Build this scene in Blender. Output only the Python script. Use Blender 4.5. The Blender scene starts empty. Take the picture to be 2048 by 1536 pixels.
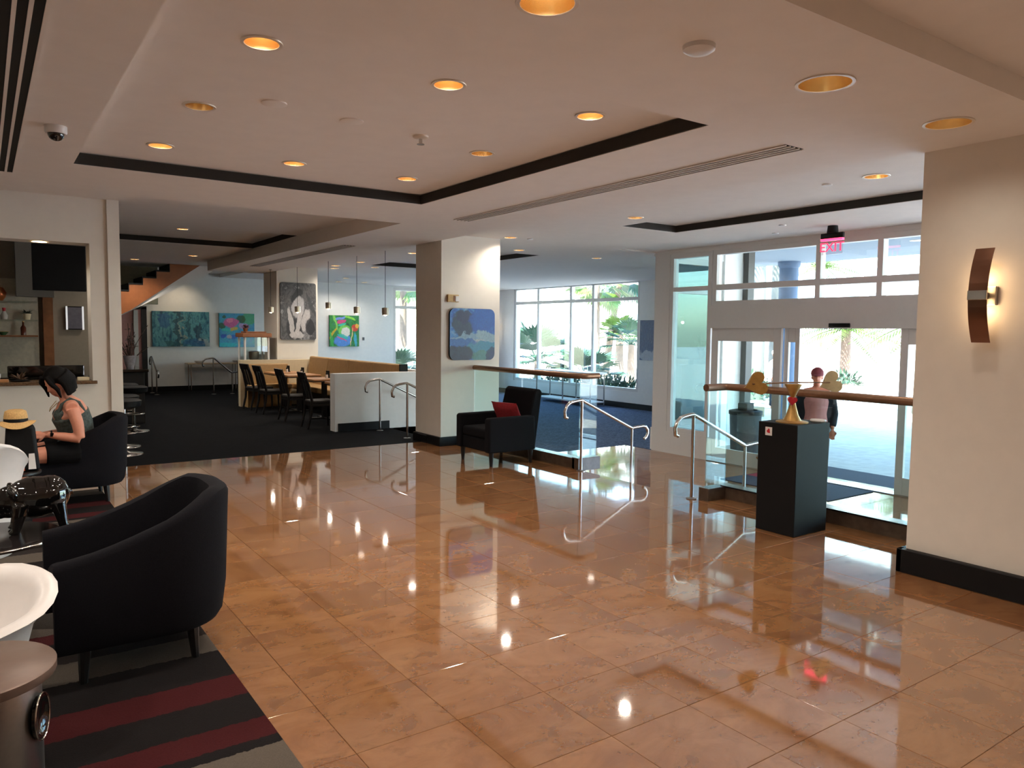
import bpy, bmesh, math, random
from mathutils import Vector, Matrix, Euler
random.seed(7)
PI = math.pi
sc = bpy.context.scene
COL = sc.collection

# ------------------------------------------------------------------ camera
CAMH = 1.645
YAW, PITCH, ROLL, FPX = 0.609877, 0.0693883, 0.0104995, 1514.9
fwd = Vector((math.sin(YAW) * math.cos(PITCH), math.cos(YAW) * math.cos(PITCH), -math.sin(PITCH)))
rgt = Vector((math.cos(YAW), -math.sin(YAW), 0.0))
upv = rgt.cross(fwd)
r2 = math.cos(ROLL) * rgt + math.sin(ROLL) * upv
u2 = -math.sin(ROLL) * rgt + math.cos(ROLL) * upv
cam_d = bpy.data.cameras.new('camera')
cam_d.sensor_width = 36.0
cam_d.lens = 36.0 * FPX / 2048.0
cam_d.clip_start, cam_d.clip_end = 0.05, 400
cam = bpy.data.objects.new('camera', cam_d)
COL.objects.link(cam)
mw = Matrix.Identity(4)
for i in range(3):
    mw[i][0], mw[i][1], mw[i][2] = r2[i], u2[i], -fwd[i]
mw[2][3] = CAMH
cam.matrix_world = mw
sc.camera = cam

# ------------------------------------------------------------------ world, sun, exposure
world = bpy.data.worlds.new('world')
sc.world = world
world.use_nodes = True
wn = world.node_tree.nodes
bg = wn['Background']
sky = wn.new('ShaderNodeTexSky')
sky.sky_type = 'NISHITA'
sky.sun_disc = False
sky.sun_elevation = math.radians(58)
sky.sun_rotation = math.radians(250)
world.node_tree.links.new(sky.outputs['Color'], bg.inputs['Color'])
bg.inputs['Strength'].default_value = 3.0
sun_d = bpy.data.lights.new('sun', 'SUN')
sun_d.energy = 44.0
sun_d.angle = math.radians(0.6)
sun_d.color = (1.0, 0.97, 0.92)
sun = bpy.data.objects.new('sun', sun_d)
COL.objects.link(sun)
sun.rotation_euler = Vector((0.50, 0.22, -0.84)).to_track_quat('-Z', 'Y').to_euler()
sc.view_settings.view_transform = 'Standard'
sc.view_settings.look = 'None'
sc.view_settings.gamma = 1.0
sc.view_settings.use_curve_mapping = False
sc.view_settings.exposure = 0.0
sc.cycles.max_bounces = 8
sc.cycles.diffuse_bounces = 4
sc.cycles.glossy_bounces = 5
sc.cycles.transparent_max_bounces = 16
sc.cycles.sample_clamp_indirect = 6.0
sc.cycles.use_denoising = True
LAMP_W = 1.58   # scale for every ceiling can

# ------------------------------------------------------------------ materials
def lin(c):
    return tuple((v / 12.92 if v <= 0.04045 else ((v + 0.055) / 1.055) ** 2.4) for v in c)
def rgb(r, g, b):
    return lin((r / 255, g / 255, b / 255)) + (1.0,)
class NT:
    """small node-tree helper"""
    def __init__(s, name):
        s.m = bpy.data.materials.new(name); s.m.use_nodes = True
        s.t = s.m.node_tree; s.b = s.t.nodes['Principled BSDF']; s.out = s.t.nodes['Material Output']
    def n(s, typ, **kw):
        nd = s.t.nodes.new(typ)
        for k, v in kw.items():
            if k in nd.inputs: nd.inputs[k].default_value = v
            else: setattr(nd, k, v)
        return nd
    def l(s, a, b): s.t.links.new(a, b)
    def math(s, op, a, b=None, c=None):
        nd = s.n('ShaderNodeMath', operation=op)
        for i, v in enumerate((a, b, c)):
            if v is None: continue
            if isinstance(v, (int, float)): nd.inputs[i].default_value = v
            else: s.l(v, nd.inputs[i])
        return nd.outputs[0]
    def mix(s, f, a, b):
        nd = s.n('ShaderNodeMix', data_type='RGBA')
        for i, v in ((0, f), (6, a), (7, b)):
            if isinstance(v, (int, float, tuple)): nd.inputs[i].default_value = v
            else: s.l(v, nd.inputs[i])
        return nd.outputs[2]
    def ramp(s, fac, stops):
        nd = s.n('ShaderNodeValToRGB'); e = nd.color_ramp.elements
        while len(e) < len(stops): e.new(0.5)
        for i, (p, c) in enumerate(stops): e[i].position = p; e[i].color = c
        s.l(fac, nd.inputs[0]); return nd.outputs[0]
    def noise(s, vec, scale, detail=4, rough=0.55, dist=0.0):
        nd = s.n('ShaderNodeTexNoise', Scale=scale, Detail=detail, Roughness=rough, Distortion=dist)
        if vec is not None: s.l(vec, nd.inputs['Vector'])
        return nd.outputs['Fac']
    def bump(s, h, strength=0.2, dist=0.01):
        nd = s.n('ShaderNodeBump', Strength=strength, Distance=dist); s.l(h, nd.inputs['Height'])
        s.l(nd.outputs[0], s.b.inputs['Normal'])
def obco(n): return n.n('ShaderNodeTexCoord').outputs['Object']
def mp(n, vec, scale=(1, 1, 1), loc=(0, 0, 0), rot=(0, 0, 0)):
    nd = n.n('ShaderNodeMapping'); nd.inputs['Scale'].default_value = scale
    nd.inputs['Location'].default_value = loc; nd.inputs['Rotation'].default_value = rot
    n.l(vec, nd.inputs['Vector']); return nd.outputs[0]
MATS = {}
def simple(name, col, rough=0.5, metal=0.0, var=0.0, nscale=20, bump=0.0, spec=None, emit=None, es=0.0, coat=0.0):
    """plain procedural material: base colour with a little noise, optional bump"""
    if name in MATS: return MATS[name]
    n = NT(name)
    n.b.inputs['Roughness'].default_value = rough
    n.b.inputs['Metallic'].default_value = metal
    if coat: n.b.inputs['Coat Weight'].default_value = coat
    if spec is not None: n.b.inputs['Specular IOR Level'].default_value = spec
    if var or bump:
        f = n.noise(obco(n), nscale, 4)
        c2 = tuple(max(0, min(1, v * (1 - var))) for v in col[:3]) + (1,)
        n.l(n.ramp(f, [(0.35, c2), (0.65, col)]), n.b.inputs['Base Color'])
        if bump: n.bump(f, bump, 0.004)
    else:
        n.b.inputs['Base Color'].default_value = col
    if emit:
        n.b.inputs['Emission Color'].default_value = emit
        n.b.inputs['Emission Strength'].default_value = es
    MATS[name] = n.m
    return n.m
def glass_mat(name, tint, refl=0.10, rough=0.0):
    """thin pane: see-through tinted glass with a fresnel mirror"""
    if name in MATS: return MATS[name]
    n = NT(name); n.t.nodes.remove(n.b)
    tr = n.n('ShaderNodeBsdfTransparent'); tr.inputs[0].default_value = tint
    gl = n.n('ShaderNodeBsdfGlossy'); gl.inputs['Roughness'].default_value = rough; gl.inputs['Color'].default_value = (0.9, 0.96, 0.95, 1)
    lw = n.n('ShaderNodeLayerWeight', Blend=0.5)
    f = n.math('MINIMUM', n.math('MULTIPLY_ADD', n.math('POWER', lw.outputs['Facing'], 4.0), 0.75, refl * 0.5), 1.0)
    mx = n.n('ShaderNodeMixShader'); n.l(f, mx.inputs[0]); n.l(tr.outputs[0], mx.inputs[1]); n.l(gl.outputs[0], mx.inputs[2])
    n.l(mx.outputs[0], n.out.inputs['Surface'])
    MATS[name] = n.m
    return n.m

def marble_mat():
    n = NT('polished_marble')
    info = n.n('ShaderNodeObjectInfo')
    co = n.n('ShaderNodeNewGeometry').outputs['Position']
    off = n.n('ShaderNodeVectorMath', operation='SCALE'); off.inputs['Scale'].default_value = 37.0
    comb = n.n('ShaderNodeCombineXYZ'); n.l(info.outputs['Random'], comb.inputs[0]); n.l(info.outputs['Random'], comb.inputs[1]); n.l(info.outputs['Random'], comb.inputs[2])
    n.l(comb.outputs[0], off.inputs[0])
    add = n.n('ShaderNodeVectorMath', operation='ADD'); n.l(co, add.inputs[0]); n.l(off.outputs[0], add.inputs[1])
    v = mp(n, add.outputs[0], (1.3, 1.9, 1.0), rot=(0, 0, 0.5))
    f1 = n.noise(v, 1.9, 9, 0.66, 0.9)
    f2 = n.noise(v, 4.5, 9, 0.62, 0.5)
    base = n.ramp(f1, [(0.34, rgb(132, 88, 55)), (0.46, rgb(144, 98, 61)), (0.56, rgb(152, 106, 67)), (0.70, rgb(158, 113, 73))])
    vein = n.ramp(f2, [(0.30, (1, 1, 1, 1)), (0.47, (0, 0, 0, 1))])
    c = n.mix(n.math('MULTIPLY', vein, 0.45), base, rgb(84, 48, 30))
    tone = n.math('MULTIPLY_ADD', info.outputs['Random'], 0.16, 0.88)
    hsv = n.n('ShaderNodeHueSaturation'); n.l(c, hsv.inputs['Color']); n.l(tone, hsv.inputs['Value'])
    n.l(hsv.outputs[0], n.b.inputs['Base Color'])
    n.b.inputs['Roughness'].default_value = 0.05
    n.b.inputs['IOR'].default_value = 3.0
    wob = n.noise(co, 3.0, 2)
    n.bump(wob, 0.012, 0.02)
    MATS['marble'] = n.m; return n.m
MARBLE = marble_mat()
CEIL = simple('ceiling_paint', rgb(234, 226, 218), 0.9, var=0.03, nscale=6, bump=0.05)
WALLP = simple('wall_paint', rgb(228, 220, 208), 0.85, var=0.03, nscale=9, bump=0.05)
WHITEP = simple('white_paint', rgb(236, 234, 230), 0.6, var=0.03, nscale=12)
REVEAL = simple('dark_reveal', rgb(44, 40, 36), 0.9, var=0.1)
BLACKB = simple('black_baseboard', rgb(12, 11, 12), 0.5, var=0.2, spec=.25)
FRAMEW = simple('white_aluminium', rgb(218, 214, 210), 0.45, var=0.02)
CHROME = simple('polished_steel', rgb(205, 200, 194), 0.16, 1.0)
BRUSH = simple('brushed_steel', rgb(176, 172, 168), 0.32, 1.0, var=0.06, nscale=60)
BRONZE = simple('bronze_rail', rgb(150, 116, 92), 0.38, 0.85, var=0.1, nscale=30)
KERB = simple('dark_kerb_stone', rgb(86, 70, 58), 0.25, var=0.25, nscale=14)
DARKFAB = simple('charcoal_fabric', rgb(22, 21, 24), 0.95, var=0.3, nscale=160, bump=0.2, spec=.15)
DARKFAB2 = simple('dark_navy_fabric', rgb(20, 19, 24), 0.95, var=0.3, nscale=160, bump=0.2, spec=.15)
DARKWOOD = simple('dark_wood', rgb(16, 11, 9), 0.45, var=0.35, nscale=12)
WOOD = simple('warm_wood', rgb(150, 92, 52), 0.5, var=0.3, nscale=8)
REDFAB = simple('red_fabric', rgb(150, 32, 40), 0.9, var=0.25, nscale=40, bump=0.1)
TANFAB = simple('tan_vinyl', rgb(176, 138, 88), 0.55, var=0.12, nscale=18, bump=0.05)
CREAM = simple('cream_paint', rgb(222, 205, 170), 0.7, var=0.05)
WHITEPL = simple('white_plastic', rgb(226, 220, 216), 0.35, var=0.03)
BLACKG = simple('black_gloss', rgb(14, 12, 11), 0.06, coat=0.5)
BLACKM = simple('black_matte', rgb(9, 9, 10), 0.6, var=0.2, spec=.25)
GOLD = simple('gold_leaf', rgb(190, 148, 82), 0.42, 0.6, var=0.2, nscale=30)
GLASS = glass_mat('clear_pane', (0.93, 0.97, 0.96, 1), 0.08)
RGLASS = glass_mat('rail_glass', (0.80, 0.91, 0.90, 1), 0.10)
TGLASS = glass_mat('teal_pane', (0.60, 0.73, 0.73, 1), 0.16)
LEAF = simple('palm_leaf', rgb(46, 78, 56), 0.5, var=0.4, nscale=3)
LEAF2 = simple('palm_leaf_light', rgb(80, 108, 40), 0.5, var=0.35, nscale=3)
TRUNK = simple('palm_trunk', rgb(116, 100, 86), 0.9, var=0.3, nscale=8, bump=0.3)

# ------------------------------------------------------------------ mesh helpers
class MB:
    def __init__(s): s.v, s.f = [], []
    def add(s, v, f):
        o = len(s.v); s.v += [tuple(p) for p in v]; s.f += [tuple(i + o for i in q) for q in f]; return s
    def box(s, x0, x1, y0, y1, z0, z1):
        return s.add([(x0, y0, z0), (x1, y0, z0), (x1, y1, z0), (x0, y1, z0), (x0, y0, z1), (x1, y0, z1), (x1, y1, z1), (x0, y1, z1)],
                     [(0, 3, 2, 1), (4, 5, 6, 7), (0, 1, 5, 4), (1, 2, 6, 5), (2, 3, 7, 6), (3, 0, 4, 7)])
    def rings(s, rings, cap=True, closed=True):
        n = len(rings[0]); v = [p for r in rings for p in r]; f = []
        for k in range(len(rings) - 1):
            for i in range(n if closed else n - 1):
                j = (i + 1) % n
                f.append((k * n + i, k * n + j, (k + 1) * n + j, (k + 1) * n + i))
        if cap and closed:
            f.append(tuple(range(n - 1, -1, -1))); f.append(tuple((len(rings) - 1) * n + i for i in range(n)))
        return s.add(v, f)
    def lathe(s, prof, seg=24, c=(0, 0, 0), cap=True):
        """profile [(r,z)] turned about the z axis"""
        return s.rings([[(c[0] + max(r, 1e-4) * math.cos(2 * PI * i / seg), c[1] + max(r, 1e-4) * math.sin(2 * PI * i / seg), c[2] + z) for i in range(seg)] for r, z in prof], cap)
    def tube(s, pts, r, seg=10, cap=True):
        """pipe through points; r a number or one radius per point"""
        P = [Vector(p) for p in pts]; R = r if isinstance(r, (list, tuple)) else [r] * len(P)
        t0 = (P[1] - P[0]).normalized()
        ref = Vector((0, 0, 1)) if abs(t0.z) < 0.9 else Vector((1, 0, 0))
        a = t0.cross(ref).normalized(); rings = []
        for i, p in enumerate(P):
            if i == 0: t = t0
            elif i == len(P) - 1: t = (P[i] - P[i - 1]).normalized()
            else: t = ((P[i] - P[i - 1]).normalized() + (P[i + 1] - P[i]).normalized()).normalized()
            a = (a - t * a.dot(t)).normalized(); b = t.cross(a)
            rings.append([p + (a * math.cos(2 * PI * k / seg) + b * math.sin(2 * PI * k / seg)) * R[i] for k in range(seg)])
        return s.rings(rings, cap)
    def ell(s, c, r, seg=16, rg=10, rot=None):
        rings = []
        M = Euler(rot).to_matrix() if rot else Matrix.Identity(3)
        for k in range(rg + 1):
            th = PI * k / rg; q = []
            for i in range(seg):
                ph = 2 * PI * i / seg
                d = Vector((r[0] * max(math.sin(th), 1e-3) * math.cos(ph), r[1] * max(math.sin(th), 1e-3) * math.sin(ph), -r[2] * math.cos(th)))
                q.append(Vector(c) + M @ d)
            rings.append(q)
        return s.rings(rings)
    def prism(s, poly, axis, a, b):
        """2-D polygon extruded from a to b along axis ('x': poly=(y,z), 'y': (x,z), 'z': (x,y))"""
        def P(u, w, t): return (t, u, w) if axis == 'x' else ((u, t, w) if axis == 'y' else (u, w, t))
        n = len(poly); v = [P(u, w, a) for u, w in poly] + [P(u, w, b) for u, w in poly]
        f = [tuple(range(n - 1, -1, -1)), tuple(range(n, 2 * n))] + [(i, (i + 1) % n, n + (i + 1) % n, n + i) for i in range(n)]
        return s.add(v, f)
    def mesh(s, name, mat=None, smooth=None):
        me = bpy.data.meshes.new(name); me.from_pydata(s.v, [], s.f); me.update()
        bm = bmesh.new(); bm.from_mesh(me); bmesh.ops.recalc_face_normals(bm, faces=bm.faces); bm.to_mesh(me); bm.free()
        if mat: me.materials.append(mat)
        if smooth is not None:
            me.shade_smooth(); me.set_sharp_from_angle(angle=math.radians(smooth))
        return me
    def ob(s, name, mat, parent=None, smooth=None, bevel=0.0, seg=2, subsurf=0):
        o = bpy.data.objects.new(name, s.mesh(name, mat, smooth)); COL.objects.link(o)
        if parent: o.parent = parent
        if bevel:
            b = o.modifiers.new('bevel', 'BEVEL'); b.width = bevel; b.segments = seg; b.limit_method = 'ANGLE'; b.angle_limit = math.radians(40)
        if subsurf:
            b = o.modifiers.new('sub', 'SUBSURF'); b.levels = b.render_levels = subsurf
        return o
def B(*a): return MB().box(*a)
def tag(o, label, cat, group=None):
    o['label'] = label; o['category'] = cat
    if group: o['group'] = group
    return o
def thing(name, label, cat, loc=(0, 0, 0), rz=0.0, group=None, scale=1.0):
    o = bpy.data.objects.new(name, None); COL.objects.link(o)
    o.empty_display_size = 0.1; o.location = loc; o.rotation_euler = (0, 0, rz); o.scale = (scale,) * 3
    return tag(o, label, cat, group)
def struct(name, mb, mat, bevel=0.0, parent=None, smooth=None):
    o = mb.ob(name, mat, parent, smooth, bevel)
    if not parent: o['kind'] = 'structure'
    return o
def copy_tree(root, label=None, loc=None, rz=None):
    r = root.copy(); COL.objects.link(r)
    if label: r['label'] = label
    if loc is not None: r.location = loc
    if rz is not None: r.rotation_euler = (0, 0, rz)
    for ch in list(root.children):
        c = ch.copy(); COL.objects.link(c); c.parent = r
        for g in list(ch.children):
            d = g.copy(); COL.objects.link(d); d.parent = c
    return r
def project(x, y, z):
    p = Vector((x, y, z - CAMH)); d = p.dot(fwd)
    if d < 0.05: return None
    return 1024 + FPX * p.dot(r2) / d, 768 - FPX * p.dot(u2) / d, d
# ------------------------------------------------------------------ the room shell
LOW = -0.39            # entrance level, three steps down
ZS, ZT = 2.875, 2.97   # lobby soffit and tray
ZD, ZE = 3.09, 3.0     # dining ceiling, entrance ceiling
# ceiling cans: x, y, z, radius, lit (0 dark .. 1 bright)
CANS = [(1.106, 3.64, ZT, .080, .8), (2.105, 3.64, ZT, .080, .9), (3.10, 3.63, ZT, .080, 1.3), (1.106, 4.88, ZT, .080, .12), (3.10, 4.86, ZT, .080, .35),
        (1.106, 6.09, ZT, .080, 1.3), (2.09, 6.07, ZT, .080, 1.1), (3.09, 6.06, ZT, .080, 1.0),
        (1.774, 2.334, ZS, .105, .5), (3.424, 2.25, ZS, .125, .25), (4.626, 2.236, ZS, .120, .25),
        (2.314, 8.69, ZD, .080, 1.0), (2.60, 12.7, ZD + .09, .080, 1.6), (2.7, 17.9, ZD, .08, 1.3),
        (6.30, 3.62, ZE, .095, .6), (6.36, 6.60, ZE, .085, .5), (6.30, 9.10, ZE, .085, .9), (7.38, 10.40, ZE, .085, .9),
        (6.25, 12.03, ZE, .085, 1.2), (6.25, 14.30, ZE, .085, 1.2), (6.20, 15.45, ZE, .085, 1.2), (6.45, 16.15, ZE, .085, .6),
        (7.02, 15.3, ZE, .08, .7), (7.9, 18.98, ZE, .08, .6), (9.0, 20.3, ZE, .08, .6), (8.3, 20.5, ZE, .08, .6), (9.26, 10.59, ZE, .08, .5),
        (3.5, 16.2, ZD, .08, 1.3), (1.2, 16.2, ZD, .08, 1.3),  # two dining cans added to brighten the far dining side
        # unseen cans added outside the view as fill light
        (0.2, 2.3, ZS, .105, .5), (1.4, .2, ZS + .115, .105, .8), (3.2, .2, ZS + .115, .105, .7), (-1.2, 2.3, ZS, .105, .8), (-1.2, 4.4, ZS, .105, 1.6), (-1.2, 6.6, ZS, .105, 1.8),
        (0.6, -2.6, ZS, .105, .8), (2.4, -2.6, ZS, .105, .8), (4.2, -2.6, ZS, .105, .8), (-1.2, -0.5, ZS, .105, .8), (-3.4, 2.3, ZS, .105, .8), (-3.4, 5.5, ZS, .105, .8), (-3.4, -1.5, ZS, .105, .8)]
def plate(x0, x1, y0, y1, z, top, holes):
    """ceiling slab with rectangular openings, split into a grid of boxes"""
    mb = MB()
    cells = [(c[0] - c[3] - .03, c[0] + c[3] + .03, c[1] - c[3] - .03, c[1] + c[3] + .03) for c in CANS if abs(c[2] - z) < .004 and x0 < c[0] < x1 and y0 < c[1] < y1 and not any(h[0] < c[0] < h[1] and h[2] < c[1] < h[3] for h in holes)]
    H = list(holes) + cells
    xs = sorted({x0, x1} | {v for h in H for v in h[:2] if x0 < v < x1}); ys = sorted({y0, y1} | {v for h in H for v in h[2:4] if y0 < v < y1})
    for j in range(len(ys) - 1):
        run = None
        for i in range(len(xs)):
            solid = i < len(xs) - 1 and not any(h[0] - 1e-6 < (xs[i] + xs[i + 1]) / 2 < h[1] + 1e-6 and h[2] - 1e-6 < (ys[j] + ys[j + 1]) / 2 < h[3] + 1e-6 for h in H)
            if solid and run is None: run = xs[i]
            if not solid and run is not None:
                mb.box(run, xs[i], ys[j], ys[j + 1], z, top); run = None
    for a, b, c, d in cells:                      # a square of plaster with the round cut-out of a can
        cx, cy, hs = (a + b) / 2, (c + d) / 2, (b - a) / 2; r = hs - .03; N = 32; v, f = [], []
        for k in range(N):
            t = 2 * PI * k / N; m = max(abs(math.cos(t)), abs(math.sin(t)))
            v += [(cx + hs * math.cos(t) / m, cy + hs * math.sin(t) / m, z), (cx + r * math.cos(t), cy + r * math.sin(t), z)]
        for k in range(N):
            k2 = (k + 1) % N; f.append((2 * k, 2 * k2, 2 * k2 + 1, 2 * k + 1))
        mb.add(v, f)
    return mb
TOP = 3.62
ceil = MB()
def addm(dst, src): dst.add(src.v, src.f)
TR1 = (0.605, 3.57, 3.10, 6.70); TR0 = (0.5, 4.9, -1.8, 1.80); TR2 = (0.6, 4.06, 11.65, 14.05); TR3 = (6.74, 7.74, 1.3, 7.25); TR4 = (6.74, 8.2, 10.9, 14.9)
addm(ceil, plate(-6, 5.25, -5, 8.0, ZS, TOP, [TR1, TR0, (4.06, 5.25, 2.7, 8.0)]))
addm(ceil, plate(4.06, 5.25, 2.7, 17.42, ZS + .018, TOP, [])); addm(ceil, plate(4.06, 5.25, 17.42, 21.2, ZD, TOP, []))
addm(ceil, plate(*TR1, ZT, TOP, [])); addm(ceil, plate(*TR0, ZS + .115, TOP, []))
addm(ceil, plate(-6, 4.06, 8.0, 21.2, ZD, TOP, [TR2])); addm(ceil, plate(*TR2, ZD + .09, TOP, []))
addm(ceil, plate(5.25, 9.62, 1.0, 9.3, ZE, TOP, [TR3, (8.6, 9.62, 1.0, 9.3)])); addm(ceil, plate(8.6, 9.62, 1.0, 9.3, ZE + .025, TOP, [])); addm(ceil, plate(*TR3, ZE + .09, TOP, []))
addm(ceil, plate(5.25, 14.4, 9.3, 21.2, ZE, TOP, [TR4, (11.82, 14.4, 9.3, 11.3)])); addm(ceil, plate(*TR4, ZE + .09, TOP, []))
CEILING = struct('ceiling', ceil, CEIL)
for (a, b, c, d), z in ((TR1, ZS), (TR2, ZD), (TR3, ZE), (TR4, ZE)):
    m = MB()
    m.box(a + .001, b - .012, d - .012, d, z + .004, z + .089).box(b - .012, b, c + .001, d, z + .004, z + .089)
    struct('tray_reveal', m, REVEAL, parent=CEILING)

# floors -------------------------------------------------------------------
T = 0.4575
GX, GY = 0.228, 0.3775
GROUT = simple('floor_grout', rgb(104, 74, 54), 0.12, var=0.15, nscale=60)
def tile_mesh(w, d):
    """one polished slab with a small chamfer"""
    e, h, g = .0012, .0010, .0011
    a0, a1, b0, b1 = g - w / 2, w / 2 - g, g - d / 2, d / 2 - g
    m = MB(); lo = -.016
    m.rings([[(a0, b0, lo), (a1, b0, lo), (a1, b1, lo), (a0, b1, lo)], [(a0, b0, -h), (a1, b0, -h), (a1, b1, -h), (a0, b1, -h)],
             [(a0 + e, b0 + e, 0), (a1 - e, b0 + e, 0), (a1 - e, b1 - e, 0), (a0 + e, b1 - e, 0)]])
    return m.mesh('tile', MARBLE)
TILE_CACHE = {}
def lay_tiles(parent, regions, z, limit):
    cand = []
    for (x0, x1, y0, y1) in regions:
        for i in range(math.floor((x0 - GX) / T), math.ceil((x1 - GX) / T)):
            for j in range(math.floor((y0 - GY) / T), math.ceil((y1 - GY) / T)):
                a, b = max(x0, GX + i * T), min(x1, GX + (i + 1) * T); c, d = max(y0, GY + j * T), min(y1, GY + (j + 1) * T)
                if b - a < .02 or d - c < .02: continue
                px = [project(u, w, z) for u in (a, b) for w in (c, d)]
                vis = all(px) and max(p[0] for p in px) > 0 and min(p[0] for p in px) < 2048 and max(p[1] for p in px) > 0 and min(p[1] for p in px) < 1536
                area = (max(p[0] for p in px) - min(p[0] for p in px)) * (max(p[1] for p in px) - min(p[1] for p in px)) if vis else 0
                cand.append((area, a, b, c, d))
    cand.sort(reverse=True); rest = MB()
    for k, (ar, a, b, c, d) in enumerate(cand):
        if k < limit and ar > 0:
            key = (round(b - a, 4), round(d - c, 4))
            if key not in TILE_CACHE: TILE_CACHE[key] = tile_mesh(*key)
            o = bpy.data.objects.new('tile', TILE_CACHE[key]); COL.objects.link(o); o.parent = parent; o.location = ((a + b) / 2, (c + d) / 2, z)
        else:
            tm = tile_mesh(b - a, d - c)
            rest.add([(v.co.x + (a + b) / 2, v.co.y + (c + d) / 2, v.co.z + z) for v in tm.vertices], [tuple(p.vertices) for p in tm.polygons]); bpy.data.meshes.remove(tm)
    if rest.v:
        o = rest.ob('tile_field', MARBLE, parent); o['kind'] = 'stuff'
bed = MB().box(-6, 5.8, -5, 9.88, -.6, -.0035).box(5.8, 6.06, 1.0, 4.93, -.6, -.0035)
floor = struct('floor', bed, GROUT)
lay_tiles(floor, [(-6, 5.8, -5, 9.88), (5.8, 6.06, 1.0, 4.93)], 0.0, 290)
# three marble steps down to the doors
steps = MB()
for k in range(2):
    steps.box(5.8 + .3 * k, 6.1 + .3 * k, 4.93, 6.95, -.6, -.13 * (k + 1))
steps.box(6.4, 6.42, 4.93, 6.95, -.6, LOW)
lowfl = struct('floor_entrance', MB().box(6.06, 9.9, 1.0, 4.93, -.6, LOW - .0035).box(6.42, 9.9, 4.93, 6.95, -.6, LOW - .0035).box(6.0, 9.9, 6.95, 10.0, -.6, LOW - .0035), GROUT)
lay_tiles(lowfl, [(6.06, 9.62, 1.0, 4.93), (6.42, 9.62, 4.93, 6.95), (6.0, 9.62, 6.95, 10.0)], LOW, 200)
st = struct('trim_1', steps, MARBLE); st['label'] = 'polished marble steps between the two brass handrails'
def carpet(name, base, light, stripes):
    n = NT(name); co = obco(n)
    f = n.noise(co, 90, 3); w = n.n('ShaderNodeTexWave', wave_type='BANDS', bands_direction='Y'); w.inputs['Scale'].default_value = 2.6; w.inputs['Distortion'].default_value = 5.0; w.inputs['Detail'].default_value = 3; w.inputs['Detail Scale'].default_value = 3.5
    n.l(mp(n, co, stripes), w.inputs['Vector'])
    g = n.math('ADD', n.math('MULTIPLY', w.outputs['Fac'], .55), n.math('MULTIPLY', f, .45))
    n.l(n.ramp(g, [(.36, base), (.66, light)]), n.b.inputs['Base Color']); n.b.inputs['Roughness'].default_value = .95
    n.b.inputs['Specular IOR Level'].default_value = .1; n.bump(f, .3, .004); return n.m
CARPD = carpet('dark_carpet', rgb(7, 8, 9), rgb(20, 21, 25), (1.2, 3, 1)); CARPB = carpet('blue_carpet', rgb(40, 54, 78), rgb(104, 122, 152), (1.2, 3.2, 1))
d = MB().box(-6, 5.58, 9.88, 11.5, -.6, .0).box(-6, 6.15, 11.5, 21.2, -.6, .0).box(5.3, 6.2, 9.4, 10.1, -.6, 0)
struct('floor_dining', d, CARPD)
m = MB().box(5.58, 5.88, 10.1, 11.5, -.6, -.13).box(5.88, 6.18, 10.1, 11.5, -.6, -.26)
struct('trim_2', m, CARPD)
struct('floor_lounge', MB().box(6.15, 14.4, 10.0, 21.2, -.6, LOW + .004).box(9.5, 11.82, 9.3, 10.0, -.6, LOW + .004), CARPB)

# walls ---------------------------------------------------------------------
struct('wall_right', MB().box(5.245, 5.62, -5, 2.68, 0, TOP), WALLP)
struct('baseboard_right', MB().box(5.19, 5.245, -5, 2.72, 0, .165).box(5.19, 5.66, 2.68, 2.72, 0, .165), BLACKB, .006)
struct('wall_rear', MB().box(-6, 5.245, -5.2, -5, 0, TOP), WALLP)
struct('wall_far_left', MB().box(-6.2, -6, -5.2, 21.4, 0, TOP), WALLP)
struct('wall_entrance_end', MB().box(5.62, 9.62, .85, 1.0, -.6, TOP), WALLP)
# wall with the serving hatch
WY = 9.82
m = MB().box(-6, -3.4, WY, WY + .34, 0, ZD + .3).box(1.02, 1.325, WY, WY + .34, 0, ZD + .3).box(-3.4, 1.02, WY, WY + .34, 0, 1.0).box(-3.4, 1.02, WY, WY + .34, 2.585, ZD + .3)
struct('wall_left', m, WALLP)
struct('trim_3', MB().box(1.20, 1.325, WY - .03, WY + .37, 0, ZD + .2), WALLP)          # corner pilaster
GRAN = simple('granite_sill', rgb(120, 92, 66), 0.25, var=0.5, nscale=50)
sill = struct('trim_4', MB().box(-3.4, 1.06, WY - .06, WY + .40, 1.0, 1.035), GRAN, .004)
# back wall with one window on the right
m = MB().box(-6, 10.35, 21.2, 21.45, -.6, TOP).box(10.35, 12.6, 21.2, 21.45, -.6, .15).box(10.35, 12.6, 21.2, 21.45, 2.95, TOP).box(12.6, 14.4, 21.2, 21.45, -.6, TOP)
struct('wall_back', m, WHITEP)
struct('baseboard_back', MB().box(-6, 6.1, 21.17, 21.2, 0, .13).box(6.3, 14.2, 21.17, 21.2, LOW, LOW + .13), BLACKB)
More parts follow.
